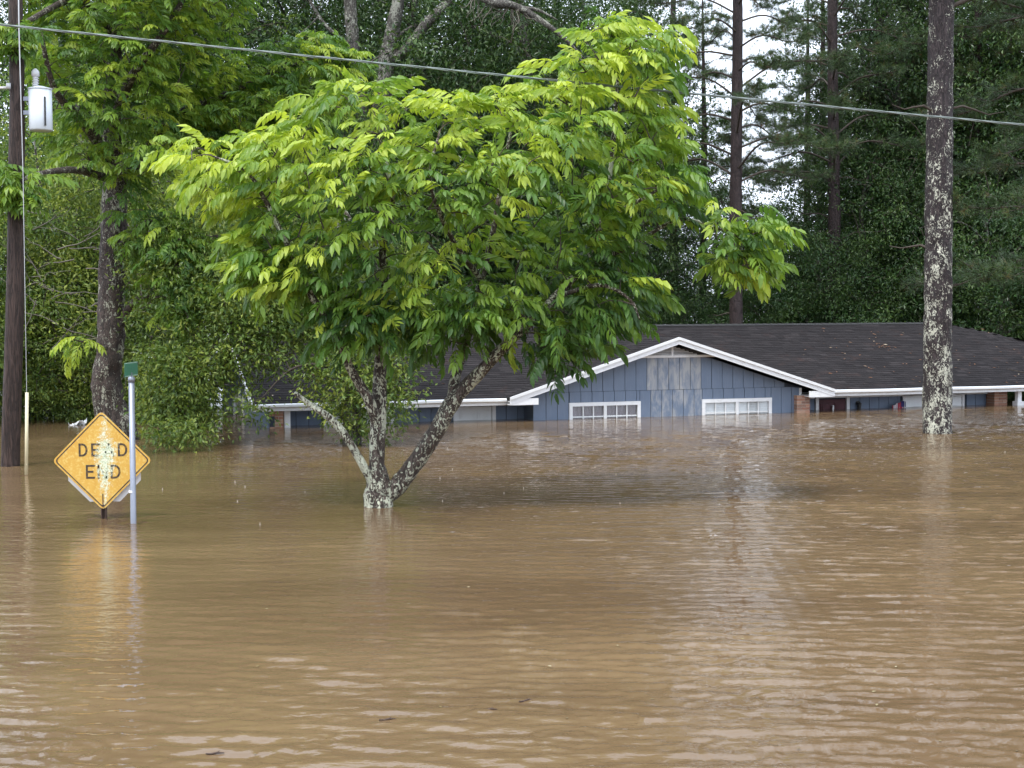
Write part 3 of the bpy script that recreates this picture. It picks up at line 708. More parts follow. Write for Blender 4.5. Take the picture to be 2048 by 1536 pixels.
dead_end()
def street_sign():
    b = wat(265, 1047); root = empty("street_name_sign", (b[0], b[1], GROUND))
    tag(root, "galvanised steel post with a small green street-name blade turned nearly edge-on", "street sign")
    zt = at(265, 762, b[1])[2] - GROUND; xs = at(263, 762, b[1])[0] - b[0]
    MB().tube([(0, 0, 0), (xs * .5, 0, zt * .5), (xs, 0, zt)], .031, 14).build("post", M['galv'], root, True)
    MB().tube([(xs, 0, zt - .01), (xs, 0, zt + .035), (xs, 0, zt + .05)], [.036, .036, .02], 12).build("cap", M['galv'], root, True)
    zb = at(265, 983, b[1])[2] - GROUND
    MB().tube([(0, 0, zb - .012), (0, 0, zb + .012)], [.0335, .0335], 14).build("clamp_band", M['alu'], root)
    def blade(ang, z0, h, L, mat):
        bl = MB().box((-L / 2, -.0012, 0), (L / 2, .0012, h)).build("street_blade", mat, root)
        bl.location = (xs, 0, z0); bl.rotation_euler = (0, 0, math.radians(ang))
        for a, c in ((0.004, 0.012), (h - .012, h - .004)): MB().box((-L / 2 + .005, -.0022, a), (L / 2 - .005, .0022, c)).build("edge_line", M['palegreen'], bl)
        return bl
    blade(93, zt + .05, .15, .60, M['streetgreen'])
    bk = MB().box((-.02, -.006, -.03), (.02, .006, .05)).build("bracket", M['galv'], root); bk.location = (xs, 0, zt + .04); bk.rotation_euler = (0, 0, math.radians(93))
street_sign()

# ------------------------------------------------------------------ utility pole, transformer, guy wire, overhead cable
def pole():
    b = wat(21, 932); Y = b[1]; root = empty("utility_pole", (b[0], Y, GROUND))
    tag(root, "dark wooden utility pole with a pale grey transformer can at the left edge", "utility pole")
    L = lambda px, py, dy=0: at(px, py, Y + dy) - np.array([b[0], Y, GROUND])
    pts = [np.array([-.02, 0, 0]), L(21, 932), L(30, 600), L(34, 200), L(31, 0), L(30, -260)]
    P, r = smooth_path(pts, [.155, .138, .130, .108, .100, .088], .12)
    V, Q = tube(P, r, 22); V += (vnoise(V * [1, 1, .12], 30, 4) * .004)[:, None] * np.sign(V - V.mean(0)) * [1, 1, 0]
    m = MB(); m.addm(V, [Q, cap_tris(V, 22)]); m.build("pole_shaft", M['polewood'], root, True)
    T = L(82, 262); z0 = T[2]; z1 = L(82, 180)[2]; x = T[0]
    tr = MB().tube([(x, 0, z0), (x, 0, z0 + .02), (x, 0, z1)], [.155, .168, .168], 28).build("transformer", M['tank'], root, True)
    MB().tube([(x, 0, z1), (x, 0, z1 + .02), (x, 0, z1 + .022), (x, 0, z1 + .055)], [.174, .174, .165, .05], 28).build("lid", M['tank'], tr, True)
    bx = L(72, 150)[0]; zs = [z1 + .03]; rs = [.03]
    for k in range(4): zs += [z1 + .05 + k * .035, z1 + .062 + k * .035, z1 + .08 + k * .035]; rs += [.03, .052, .03]
    zs += [z1 + .19, z1 + .20, z1 + .27, z1 + .31]; rs += [.03, .06, .055, .02]
    MB().tube([(bx, -.02, z) for z in zs], rs, 14).build("bushing", M['porcelain'], tr, True)
    MB().box((x + .105, -.150, z0 + .06), (x + .122, -.118, z1 - .12)).build("ground_strap", M['black'], tr)
    for zz in (z1 - .13, z0 + .27): MB().box((pts[3][0] + .05, -.03, zz - .03), (x - .14, .03, zz + .03)).build("mounting_bracket", M['galv'], root)
    q = L(24, 178); MB().tube([(q[0] - .02, -.13, q[2]), (q[0] - .15, -.16, q[2] - .01), (q[0] - .33, -.14, q[2] + .02)], .02, 8).build("service_bracket", M['alu'], root, True)
    MB().tube([(q[0] + .0, -.14, q[2] - .02), (q[0], -.14, q[2] + .06)], .035, 10).build("insulator", M['porcelain'], root, True)
    MB().tube([L(3, 936, -.15), L(30, 936, -.15) * [1, 1, 1]], .012, 6).build("step_bolt", M['rust'], root)
pole()
def guy():
    b = wat(53, 950); Y = b[1]; root = empty("guy_wire", (b[0], Y, GROUND))
    tag(root, "steel guy wire ending in a cream plastic guard beside the utility pole", "guy wire")
    L = lambda px, py, Y_: at(px, py, Y_) - np.array([b[0], Y, GROUND])
    MB().tube([L(52.5, 960, Y) , L(54, 785, Y + .02)], .024, 10).build("guard", M['guard'], root, True)
    MB().tube([(0, 0, 0), L(52.5, 962, Y), L(53.5, 790, Y + .02), L(46, 345, Y + .25), L(38, 60, Y + .4), L(34, -240, Y + .55)], [.004, .004, .004, .006, .010, .010], 6).build("strand", M['wire'], root, True)
guy()
def cable():
    A, B, C_ = at(-700, -25, 15.0), at(1050, 155, 15.2), at(2800, 318, 17.5)
    t = np.linspace(-.8, 1.8, 900)[:, None]
    P = A * (1 - t) * (1 - 2 * t) + B * 4 * t * (1 - t) + C_ * t * (2 * t - 1)
    root = empty("overhead_cable", (0, 15, 0)); P = P - np.array([0, 15, 0])
    tag(root, "grey twisted overhead service cable slanting across the whole view", "cable")
    s = np.cumsum(np.r_[0, np.linalg.norm(np.diff(P, axis=0), axis=1)])
    for k in range(3):
        a = s * 2 * math.pi / .9 + k * 2.094
        MB().tube(P + np.stack([np.zeros_like(s), np.cos(a), np.sin(a)], 1) * .0075, .0075 if k else .0055, 5).build("strand", M['cable'], root, True)
cable()

# ------------------------------------------------------------------ leaves and trees
def kite(w=.42, fold=.10, curl=.06):
    V = np.array([(0, 0, 0), (.42, -w / 2, fold), (1, 0, -curl), (.42, w / 2, fold)]); return V, np.array([[0, 1, 2], [0, 2, 3]])
def leaflet(w=.34, fold=.06, curl=.16):
    V = np.array([(0, 0, 0), (.30, -w * .46, fold * .7), (.32, 0, 0), (.30, w * .46, fold * .7), (.64, -w * .40, fold * .4 - curl * .4), (.68, 0, -curl * .45), (.64, w * .40, fold * .4 - curl * .4), (1, 0, -curl)])
    return V, np.array([[0, 1, 2], [0, 2, 3], [4, 7, 5], [5, 7, 6], [1, 4, 5], [1, 5, 2], [2, 5, 6], [2, 6, 3]])
def frames(D, N):
    D = D / (np.linalg.norm(D, axis=1)[:, None] + 1e-9); N = N - (N * D).sum(1)[:, None] * D
    N = N / (np.linalg.norm(N, axis=1)[:, None] + 1e-9); B = np.cross(N, D)
    return np.stack([D, B, N], 2)                  # columns: leaf axis, leaf side, leaf normal
def scatter(tpl, pos, Rm, scale, tint):
    V, Fc = tpl; n, k = len(pos), len(V)
    W = np.einsum('nij,kj->nki', Rm, V) * np.asarray(scale)[:, None, None] + pos[:, None]
    return W.reshape(-1, 3), (Fc[None] + (np.arange(n) * k)[:, None, None]).reshape(-1, Fc.shape[1]), np.repeat(tint, k)
def compound(seed, hi=True, L=.46, pairs=5):
    """one feather leaf: a drooping stalk with paired leaflets and one at the tip"""
    r = np.random.default_rng(seed); droop = r.uniform(.7, 1.6); e0 = r.uniform(.15, .5); bend = r.normal(0, .25)
    t = np.linspace(0, 1, 9); el = e0 - droop * t; az = bend * t
    T = np.stack([np.cos(el) * np.cos(az), np.cos(el) * np.sin(az), np.sin(el)], 1); P = np.concatenate([[[0, 0, 0]], np.cumsum(T[:-1] * L / 8, 0)])
    V = []; Fs = []; k = 0
    tv = []
    lf = leaflet(.36, .07, .22) if hi else kite(.40, .07, .12)
    st = [(a, sd) for a in np.linspace(.26, .93, pairs) for sd in (-1, 1)] + [(1.0, 0)]
    for a, sd in st:
        f = a * 8; i = min(int(f), 7); p = P[i] + (P[i + 1] - P[i]) * (f - i); tg = T[min(i, 8)]
        side = np.cross([0, 0, 1], tg); side /= np.linalg.norm(side)
        hang = r.uniform(.25, .75)
        d = tg * (.55 + .25 * a) + side * sd * r.uniform(.6, .9) + np.array([0, 0, -hang]) if sd else tg + np.array([0, 0, -.25])
        nrm = np.array([0, 0, 1.0]) + side * sd * r.uniform(.1, .5) + r.normal(0, .2, 3)
        Rm = frames(d[None], nrm[None])[0]; s = L * r.uniform(.33, .44) * (1.0 - .3 * abs(a - .62))
        V.append(lf[0] @ Rm.T * s + p); Fs.append(lf[1] + k); k += len(lf[0]); tv.append(np.full(len(lf[0]), r.normal(0, .05)))
    w = .0028 if hi else .004
    rib = np.concatenate([P + [0, w, 0], P - [0, w, 0], P + [0, 0, -w * 1.6]]); n = len(P); i = np.arange(n - 1)
    Fs.append(np.concatenate([np.stack([i + a, i + 1 + a, i + 1 + b], 1) for a, b in ((0, n), (n, 2 * n), (2 * n, 0))] + [np.stack([i + a, i + 1 + b, i + b], 1) for a, b in ((0, n), (n, 2 * n), (2 * n, 0))]) + k)
    V.append(rib); tv.append(np.full(len(rib), .12))
    return np.concatenate(V), np.concatenate(Fs), np.concatenate(tv)
def inside_poly(poly, x, y):
    poly = np.asarray(poly, float); n = len(poly); c = np.zeros(len(x), bool); j = n - 1; dist = np.full(len(x), 1e9)
    for i in range(n):
        (xi, yi), (xj, yj) = poly[i], poly[j]
        with np.errstate(divide='ignore', invalid='ignore'):
            c ^= ((yi > y) != (yj > y)) & (x < (xj - xi) * (y - yi) / (yj - yi + 1e-12) + xi)
        dx, dy = xj - xi, yj - yi; t = np.clip(((x - xi) * dx + (y - yi) * dy) / (dx * dx + dy * dy + 1e-9), 0, 1)
        dist = np.minimum(dist, np.hypot(x - xi - t * dx, y - yi - t * dy)); j = i
    return c, dist
def crown_points(poly, Yc, n, rng, min_m, depth=(.35, 1.1, 2.3), erode=0.0):
    """shoots spread through a crown whose outline is known; its depth swells away from the outline"""
    poly = np.asarray(poly, float); lo, hi = poly.min(0), poly.max(0); out = []; pm = F_PX / Yc
    x = rng.uniform(lo[0], hi[0], n * 60); y = rng.uniform(lo[1], hi[1], n * 60); c, d = inside_poly(poly, x, y)
    c &= d > erode; x, y, d = x[c], y[c], d[c]
    hd = np.minimum(depth[2], depth[0] + depth[1] * d / pm)
    u = rng.uniform(-1, 1, len(x)); u = np.sign(u) * np.abs(u) ** .7
    Y = Yc + u * hd
    P = np.array([at(a, b, q) for a, b, q in zip(x, y, Y)]); keep = []
    K = np.empty((0, 3))
    for i in range(len(P)):
        if len(K) == 0 or ((K - P[i]) ** 2).sum(1).min() > min_m ** 2:
            K = np.vstack([K, P[i]]); keep.append(i)
            if len(keep) >= n: break
    return K, d[keep] / pm, np.stack([x[keep], y[keep]], 1), u[keep]
def attach(nodes, targets, sag=.12, r_end=.005, seg=5, kmax=.010):
    """grow a branch from the nearest wood to every shoot; returns mesh pieces and the shoot directions"""
    nodes = np.asarray(nodes, float); m = MB(); dirs = np.zeros_like(targets)
    d0 = np.array([np.linalg.norm(nodes - t, axis=1).min() for t in targets]); order = np.argsort(d0)
    for i in order:
        t = targets[i]; dv = nodes - t; cost = np.linalg.norm(dv, axis=1) + np.maximum(0, dv[:, 2]) * .9
        s = nodes[int(cost.argmin())]; L = np.linalg.norm(t - s)
        if L < 1e-4: continue
        mid1 = s + (t - s) * .33 + np.array([0, 0, .10 * L]); mid2 = s + (t - s) * .7 + np.array([0, 0, sag * L])
        P, r = smooth_path([s, mid1, mid2, t], [r_end + kmax * L + .002, r_end + kmax * .6 * L, r_end, r_end * .7], max(.12, L / 7))
        V, Q = tube(P, r, seg); m.addm(V, [Q]); nodes = np.vstack([nodes, P[2:]])
        dirs[i] = (P[-1] - P[-2]) / (np.linalg.norm(P[-1] - P[-2]) + 1e-9)
    return m, dirs
def limb_mesh(pts, rad, seg, amp, seed, step=.06, flare=None):
    P, r = smooth_path(pts, rad, step); V, Q = tube(P, r, seg)
    C0 = np.repeat(P, seg, 0); d = V - C0; k = 1 + amp * (vnoise(V * [1, 1, .5], 9, seed) + .6 * vnoise(V * [1, 1, .35], 24, seed + 1))
    return C0 + d * k[:, None], Q, P
def limb(name, pts, rad, mat, parent, base, seg=18, amp=.10, seed=1, step=.05):
    V, Q, P = limb_mesh(np.asarray(pts) - base, rad, seg, amp, seed, step)
    m = MB(); m.addm(V, [Q, cap_tris(V, seg)]); m.build(name, mat, parent, True); return P + base

# ---------------- the pecan in the middle
HI = [compound(100 + i) for i in range(8)]; LO = [compound(200 + i, False) for i in range(8)]
def pecan_leaves(K, dirs, young, rng, per, templates, parent, base, center, mat, single=0, scale=1.0):
    """feather leaves round every shoot tip; the `single` foremost ones are leaves of their own"""
    pos, D, tv = [], [], []
    for i, p in enumerate(K):
        n = max(2, int(rng.normal(per, 1))); out = p - center; out[2] *= .4; out /= np.linalg.norm(out) + 1e-9
        a0 = rng.uniform(0, 6.28)
        for j in range(n):
            a = a0 + j * 2.4; d = np.array([math.cos(a), math.sin(a), rng.uniform(-.25, .55)]) + .75 * out + .35 * dirs[i]
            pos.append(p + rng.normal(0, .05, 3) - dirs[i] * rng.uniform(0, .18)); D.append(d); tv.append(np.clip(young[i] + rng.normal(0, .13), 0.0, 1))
    pos, D, tv = np.array(pos), np.array(D), np.array(tv); N = np.array([[0, 0, 1.0]]) + rng.normal(0, .42, D.shape)
    Rm = frames(D * [1, 1, .55], N); S = rng.uniform(.52, 1.12, len(pos)) ** .9 * scale; ti = rng.integers(0, len(templates), len(pos))
    one = np.zeros(len(pos), bool)
    if single:
        cell = {}
        prio = np.argsort(pos[:, 1] + rng.uniform(0, .5, len(pos)))
        for i in prio:                                    # the nearest leaf in each patch of the crown first
            c = (round(pos[i, 0] / .27), round(pos[i, 2] / .27))
            if cell.get(c, 0) < 1: cell[c] = 1; one[i] = True
            if one.sum() >= single: break
        meshes = {}
        for i in np.nonzero(one)[0]:
            q = int(np.clip(round(tv[i] * 5), 0, 5)); key = (ti[i], q)
            if key not in meshes:
                V, Fc, t = templates[ti[i]]; me = np_mesh("leaf", V, [Fc], False, np.clip(t + q / 5, 0, 1)); me.materials.append(mat); meshes[key] = me
            o = bpy.data.objects.new("leaf", meshes[key]); COL.objects.link(o); o.parent = parent
            m4 = Matrix(Rm[i].tolist()).to_4x4(); o.matrix_local = Matrix.Translation(pos[i] - base) @ m4 @ Matrix.Scale(float(S[i]), 4)
    Vs, Fs, Ts, k = [], [], [], 0
    for q in range(len(templates)):
        s = (ti == q) & ~one
        if not s.any(): continue
        V, Fc, t = scatter(templates[q][:2], pos[s] - base, Rm[s], S[s], tv[s]); t = np.clip(t + np.tile(templates[q][2], s.sum()), 0, 1)
        Vs.append(V); Fs.append(Fc + k); Ts.append(t); k += len(V)
    o = link("foliage", np_mesh("foliage", np.concatenate(Vs), [np.concatenate(Fs)], False, np.concatenate(Ts)), parent, mat); o["kind"] = "stuff"
def center_pecan():
    rng = np.random.default_rng(21); Y0 = wat(760, 1013)[1]; b = wat(758, 1013); base = np.array([b[0], b[1], GROUND])
    root = empty("pecan_tree", base); tag(root, "young pecan with bright yellow-green feathery leaves forking low out of the water", "tree")
    A = lambda px, py, dy=0.0: at(px, py, Y0 + dy)
    bk = M['pecan_bark']; nodes = []
    limb("trunk", [base + [.05, 0, 0], A(757, 1020), A(758, 985), A(756, 955), A(752, 930)], [.20, .165, .148, .13, .09], bk, root, base, 26, .09, 1)
    def L(pts, rad, seed, seg=16): nodes.append(limb("limb", [A(*p) for p in pts], [q * .86 for q in rad], M['pale_bark'] if seed == 3 else bk, root, base, seg, .13, seed)[4:])
    L([(752, 985, 0), (753, 930, 0), (756, 860, .02), (758, 800, .04), (760, 740, .06), (767, 660, .1), (772, 580, .1), (765, 500, .0), (785, 400, -.1), (765, 300, -.1), (745, 215, -.1)], [.115, .112, .105, .098, .086, .072, .058, .05, .04, .028, .016], 2, 20)
    L([(750, 975, -.04), (728, 935, -.1), (706, 895, -.14), (682, 860, -.18), (655, 832, -.2), (625, 812, -.2), (589, 785, -.22)], [.07, .060, .054, .052, .050, .042, .026], 3)
    L([(755, 850, 0), (738, 800, -.1), (705, 745, -.2), (682, 690, -.3), (655, 640, -.35), (622, 590, -.4), (600, 540, -.4), (565, 470, -.5), (530, 400, -.5), (490, 340, -.6), (420, 310, -.6)], [.07, .072, .062, .055, .050, .046, .043, .036, .030, .022, .012], 4)
    L([(762, 1000, .02), (795, 970, 0), (840, 912, -.05), (878, 852, -.1), (905, 805, -.1), (935, 770, -.1), (975, 728, -.15), (1012, 690, -.2), (1055, 648, -.2), (1110, 595, -.1), (1165, 530, 0), (1205, 440, .1), (1222, 330, .1), (1232, 210, .1), (1240, 90, .1)], [.10, .125, .118, .112, .105, .088, .080, .074, .066, .056, .048, .040, .034, .026, .014], 5, 20)
    L([(900, 820, -.1), (905, 790, -.05), (914, 740, .1), (926, 705, .2), (944, 640, .3), (962, 560, .4), (985, 470, .5), (1005, 350, .5), (1030, 220, .5)], [.07, .072, .066, .060, .055, .048, .040, .030, .016], 6)
    L([(1165, 530, 0), (1250, 498, -.1), (1340, 445, -.2), (1385, 440, -.2), (1420, 452, -.2), (1470, 470, -.2), (1500, 500, -.2)], [.035, .030, .024, .021, .018, .014, .008], 7, 10)
    L([(772, 580, .1), (720, 470, .6), (660, 380, .9), (620, 300, 1.0)], [.04, .034, .024, .012], 8, 10)
    L([(962, 560, .4), (900, 470, -.4), (860, 360, -.7), (880, 260, -.7)], [.04, .034, .024, .012], 9, 10)
    L([(1110, 595, -.1), (1200, 570, -.7), (1260, 600, -.8), (1280, 640, -.8)], [.035, .028, .02, .01], 10, 10)
    L([(1205, 440, .1), (1280, 400, -.4), (1350, 360, -.5)], [.03, .022, .01], 11, 10)
    W = np.concatenate(nodes); W = W[(W[:, 2] > A(0, 760)[2])]
    poly = [(300,310),(350,275),(420,270),(450,315),(480,285),(520,245),(600,225),(650,180),(690,165),(750,155),(808,172),(815,205),(850,235),(872,205),(900,188),(940,190),(962,208),(1000,180),(1040,150),(1090,130),(1112,150),(1122,85),(1150,50),(1200,28),(1250,50),(1290,45),(1340,75),(1355,90),(1330,140),(1342,170),(1305,200),(1345,240),(1340,285),(1385,290),(1350,320),(1412,345),(1380,395),(1400,410),(1350,440),(1335,470),(1290,490),(1250,520),(1315,590),(1275,630),(1290,680),(1260,700),(1222,670),(1180,700),(1120,745),(1075,750),(1045,715),(1065,660),(1000,640),(950,610),(905,640),(880,670),(830,660),(790,630),(765,680),(715,682),(690,640),(650,600),(605,575),(560,590),(490,585),(475,560),(525,535),(510,480),(485,440),(390,420),(365,385),(395,360),(335,335)]
    K, e, px, u = crown_points(poly, Y0, 680, rng, .225, erode=14)
    Kx, ex, pxx = [], [], []
    for pl, n_ in (([(640,590),(800,600),(820,660),(790,700),(700,700),(660,660)], 30), ([(840,590),(960,580),(990,640),(950,690),(870,690),(840,650)], 26), ([(1030,640),(1120,610),(1225,620),(1215,670),(1150,705),(1085,725),(1040,700)], 16), ([(470,470),(600,480),(640,590),(560,600),(490,580)], 26)):
        q = crown_points(pl, Y0 - .35, n_, rng, .17, (.3, .6, .9)); Kx.append(q[0]); ex.append(q[1]); pxx.append(q[2])
    K = np.concatenate([K] + Kx); e = np.concatenate([e] + ex); px = np.concatenate([px] + pxx)
    poly2 = [(1402,425),(1440,410),(1500,428),(1565,455),(1540,500),(1535,545),(1508,570),(1460,580),(1440,565),(1405,570),(1400,530),(1425,480)]
    keep = (vnoise(K, .95, 7) + .5 * vnoise(K, 2.1, 9) > -.22) | (e < .3); K, e, px = K[keep], e[keep], px[keep]
    K2, e2, px2, u2 = crown_points(poly2, Y0 - .2, 30, rng, .19, (.3, .9, .7), erode=8)
    K = np.concatenate([K, K2]); e = np.concatenate([e, e2]); px = np.concatenate([px, px2])
    m, dirs = attach(W, K); 
    V = np.concatenate(m.V) - base; m.V = [V]; o = m.build("twigs", M['twig'], root, True); o["kind"] = "stuff"
    # yellow young flush near the crown's upper outline; light from above painted in too
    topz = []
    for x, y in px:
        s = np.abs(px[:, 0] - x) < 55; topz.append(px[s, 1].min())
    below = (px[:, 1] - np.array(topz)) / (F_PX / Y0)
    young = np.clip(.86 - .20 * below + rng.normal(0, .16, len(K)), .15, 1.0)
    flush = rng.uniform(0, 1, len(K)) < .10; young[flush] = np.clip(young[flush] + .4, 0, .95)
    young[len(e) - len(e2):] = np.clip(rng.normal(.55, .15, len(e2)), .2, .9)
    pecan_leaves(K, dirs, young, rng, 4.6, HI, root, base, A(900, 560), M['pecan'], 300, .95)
center_pecan()
# ---------------- the older pecan at the left
def left_pecan():
    rng = np.random.default_rng(33); b = wat(235, 880); Y0 = b[1]; base = np.array([b[0], Y0, GROUND]); A = lambda px, py, dy=0.0: at(px, py, Y0 + dy)
    root = empty("pecan_tree", base); tag(root, "tall older pecan with crooked trunk standing behind the DEAD END sign", "tree")
    bk = M['pecan_bark2']; nodes = []
    limb("trunk", [base + [.1, 0, 0], A(238, 885), A(225, 830), A(212, 760), A(222, 700), A(222, 600), A(226, 500), A(230, 400), A(226, 300), A(222, 200), A(235, 80), A(240, -100)],
         [.38, .34, .30, .27, .235, .225, .225, .22, .17, .13, .10, .07], bk, root, base, 26, .13, 41, .07)
    def L(pts, rad, seed): nodes.append(limb("limb", [A(*p) for p in pts], rad, bk, root, base, 10, .1, seed, .1)[3:])
    L([(236, 660, 0), (262, 610, -.1), (300, 590, -.3), (350, 600, -.5)], [.08, .07, .05, .02], 42)
    L([(234, 520, 0), (262, 470, -.3), (310, 440, -.6), (360, 480, -.8)], [.09, .08, .05, .02], 43)
    L([(228, 400, 0), (270, 330, .4), (340, 240, .8), (450, 190, 1.0), (560, 140, 1.0), (650, 110, 1.0)], [.12, .10, .08, .06, .04, .015], 44)
    L([(226, 330, 0), (170, 250, -.8), (110, 180, -1.6), (80, 60, -2.2)], [.11, .09, .06, .03], 45)
    L([(225, 260, 0), (260, 160, -1.0), (330, 60, -1.5), (400, -60, -1.5)], [.10, .08, .06, .03], 46)
    L([(226, 360, 0), (150, 340, -1.5), (70, 350, -3.2), (30, 370, -4.4)], [.08, .06, .04, .015], 47)
    L([(235, 80, 0), (160, 0, -1.0), (60, 40, -3.0), (20, 70, -4.4)], [.07, .06, .04, .015], 48)
    L([(222, 700, 0), (190, 690, -.6), (150, 680, -1.0)], [.04, .025, .01], 49)
    W = np.concatenate(nodes); Ks, Us = [], []
    def C(poly, dy, n, mn, dep, yo, sd=.13):
        K, e, px, u = crown_points(poly, Y0 + dy, n, rng, mn, dep); Ks.append(K); Us.append(np.clip(rng.normal(yo, sd, len(K)), .08, .95))
    C([(60,-330),(470,-330),(520,-60),(490,40),(440,90),(370,150),(330,210),(380,270),(330,330),(290,400),(240,390),(180,330),(110,300),(95,220),(70,130),(60,40)], -.6, 430, .34, (.5, .9, 3.0), .56)
    C([(330,130),(420,110),(530,100),(560,78),(640,70),(700,95),(715,130),(690,175),(650,250),(560,320),(480,330),(380,330),(320,290),(300,200)], .9, 200, .29, (.4, .8, 1.4), .56, .16)
    C([(-60,-330),(90,-330),(70,-60),(30,-40),(-40,-60)], -1.0, 40, .4, (.5, .8, 2.0), .5)
    C([(-25,45),(20,40),(58,60),(50,110),(15,118),(-25,105)], -4.5, 14, .2, (.1, .2, .3), .55)
    C([(-25,345),(10,330),(50,345),(90,370),(60,410),(20,420),(-20,410)], -4.5, 18, .2, (.1, .2, .3), .58)
    C([(250,420),(330,420),(400,470),(410,560),(380,600),(330,590),(270,520)], -.6, 50, .28, (.3, .7, .8), .48)
    C([(330,560),(390,565),(420,610),(380,650),(340,640)], -.8, 12, .25, (.2, .5, .4), .5)
    C([(120,670),(150,655),(165,690),(140,710),(120,700)], -1.0, 2, .12, (.05, .1, .1), .75)
    K = np.concatenate(Ks); young = np.concatenate(Us); m, dirs = attach(W, K, kmax=.012)
    m.V = [np.concatenate(m.V) - base]; o = m.build("twigs", M['twig'], root, True); o["kind"] = "stuff"
    pecan_leaves(K, dirs, young, rng, 6.0, LO, root, base, A(220, 250), M['pecan'], 0, 1.0)
left_pecan()

# ---------------- small-leaved trees
def leaf_cloud(K, dirs, rng, per, size, spread, tint0, tpl=None):
    n = len(K) * per; idx = np.repeat(np.arange(len(K)), per)
    off = rng.normal(0, 1, (n, 3)) * spread * np.array([1, 1, .62]); pos = K[idx] + off
    D = off / (np.linalg.norm(off, axis=1)[:, None] + 1e-6) * .6 + rng.normal(0, .6, (n, 3)) + np.array([0, 0, -.35]); N = np.array([[0, 0, 1.0]]) + rng.normal(0, .55, (n, 3))
    ct = rng.normal(tint0, .17, len(K)); t = np.clip(ct[idx] + rng.normal(0, .16, n), 0, 1)
    return scatter(tpl or kite(), pos, frames(D, N), size * rng.uniform(.7, 1.3, n), t)
def near_oak():
    rng = np.random.default_rng(51); Y0 = 24.2; b = wat(704, 888); Y0 = b[1]; base = np.array([b[0], Y0, GROUND]); A = lambda px, py, dy=0.0: at(px, py, Y0 + dy)
    root = empty("water_oak", base); tag(root, "small-leaved tree trailing its branches into the water before the house's left end", "tree")
    nodes = []
    bk = M['oak_bark']
    limb("trunk", [base, A(704, 890), A(704, 780), A(698, 640), A(690, 540), A(680, 420)], [.2, .17, .15, .13, .11, .07], bk, root, base, 16, .1, 61, .1)
    def L(pts, rad, seed): nodes.append(limb("limb", [A(*p) for p in pts], [q * .7 for q in rad], M['twig'], root, base, 9, .1, seed, .12)[2:])
    L([(700, 700, 0), (640, 640, .3), (560, 610, .4), (470, 640, .3), (400, 740, 0), (370, 830, -.3)], [.08, .06, .05, .035, .025, .012], 62)
    L([(696, 620, 0), (600, 530, .5), (500, 480, .6), (400, 480, .6), (330, 560, .4)], [.08, .06, .05, .035, .015], 63)
    L([(702, 760, 0), (640, 730, -.3), (580, 740, -.4), (520, 800, -.5)], [.05, .04, .025, .01], 64)
    L([(700, 690, 0), (760, 660, .3), (820, 680, .4)], [.05, .035, .012], 65)
    L([(690, 540, 0), (760, 480, .6), (830, 460, .8)], [.06, .04, .015], 66)
    W = np.concatenate(nodes)
    Ks = []
    for poly, dy, n, mn, dep in (
        ([(270,470),(400,420),(560,430),(700,440),(840,480),(840,600),(780,640),(640,630),(600,680),(560,640),(520,690),(470,690),(420,720),(330,720),(280,660),(250,560)], .6, 260, .24, (.3, .6, 1.3)),
        ([(300,700),(415,700),(435,735),(435,790),(420,850),(395,862),(340,868),(300,850),(290,780)], 0.0, 110, .20, (.25, .5, .9)),
        ([(545,560),(640,560),(760,590),(860,600),(850,690),(760,680),(650,690),(600,720),(560,680)], .3, 110, .22, (.3, .5, .9)),
        ([(430,600),(560,600),(565,720),(520,755),(470,750),(440,740)], .1, 62, .20, (.3, .5, .6)),
        ([(465,690),(560,690),(600,730),(560,770),(520,800),(480,790)], .2, 6, .2, (.2, .4, .5)),
        ([(590,740),(660,690),(720,680),(800,690),(830,720),(820,780),(800,850),(770,868),(700,868),(660,830),(620,790)], -.2, 100, .19, (.25, .5, .8)),
        ([(300,850),(380,845),(425,868),(380,880),(330,878)], -1.2, 16, .16, (.1, .2, .3)),
        ([(475,800),(510,790),(530,830),(520,860),(480,850)], -.2, 5, .15, (.1, .3, .3)),
        ([(1090,700),(1200,660),(1290,690),(1240,740),(1150,770),(1080,760)], .8, 26, .2, (.2, .4, .5))):
        if poly[0] == (1090, 700): continue
        Ks.append(crown_points(poly, Y0 + dy, n, rng, mn, dep)[0])
    K = np.concatenate(Ks); m, dirs = attach(W, K, .05, .004, 4); m.V = [np.concatenate(m.V) - base]; o = m.build("twigs", M['twig'], root, True); o["kind"] = "stuff"
    V, Fc, t = leaf_cloud(K, dirs, rng, 60, .092, .18, .52, kite(.44))
    o = link("foliage", np_mesh("foliage", V - base, [Fc], False, t), root, M['olive']); o["kind"] = "stuff"
near_oak()
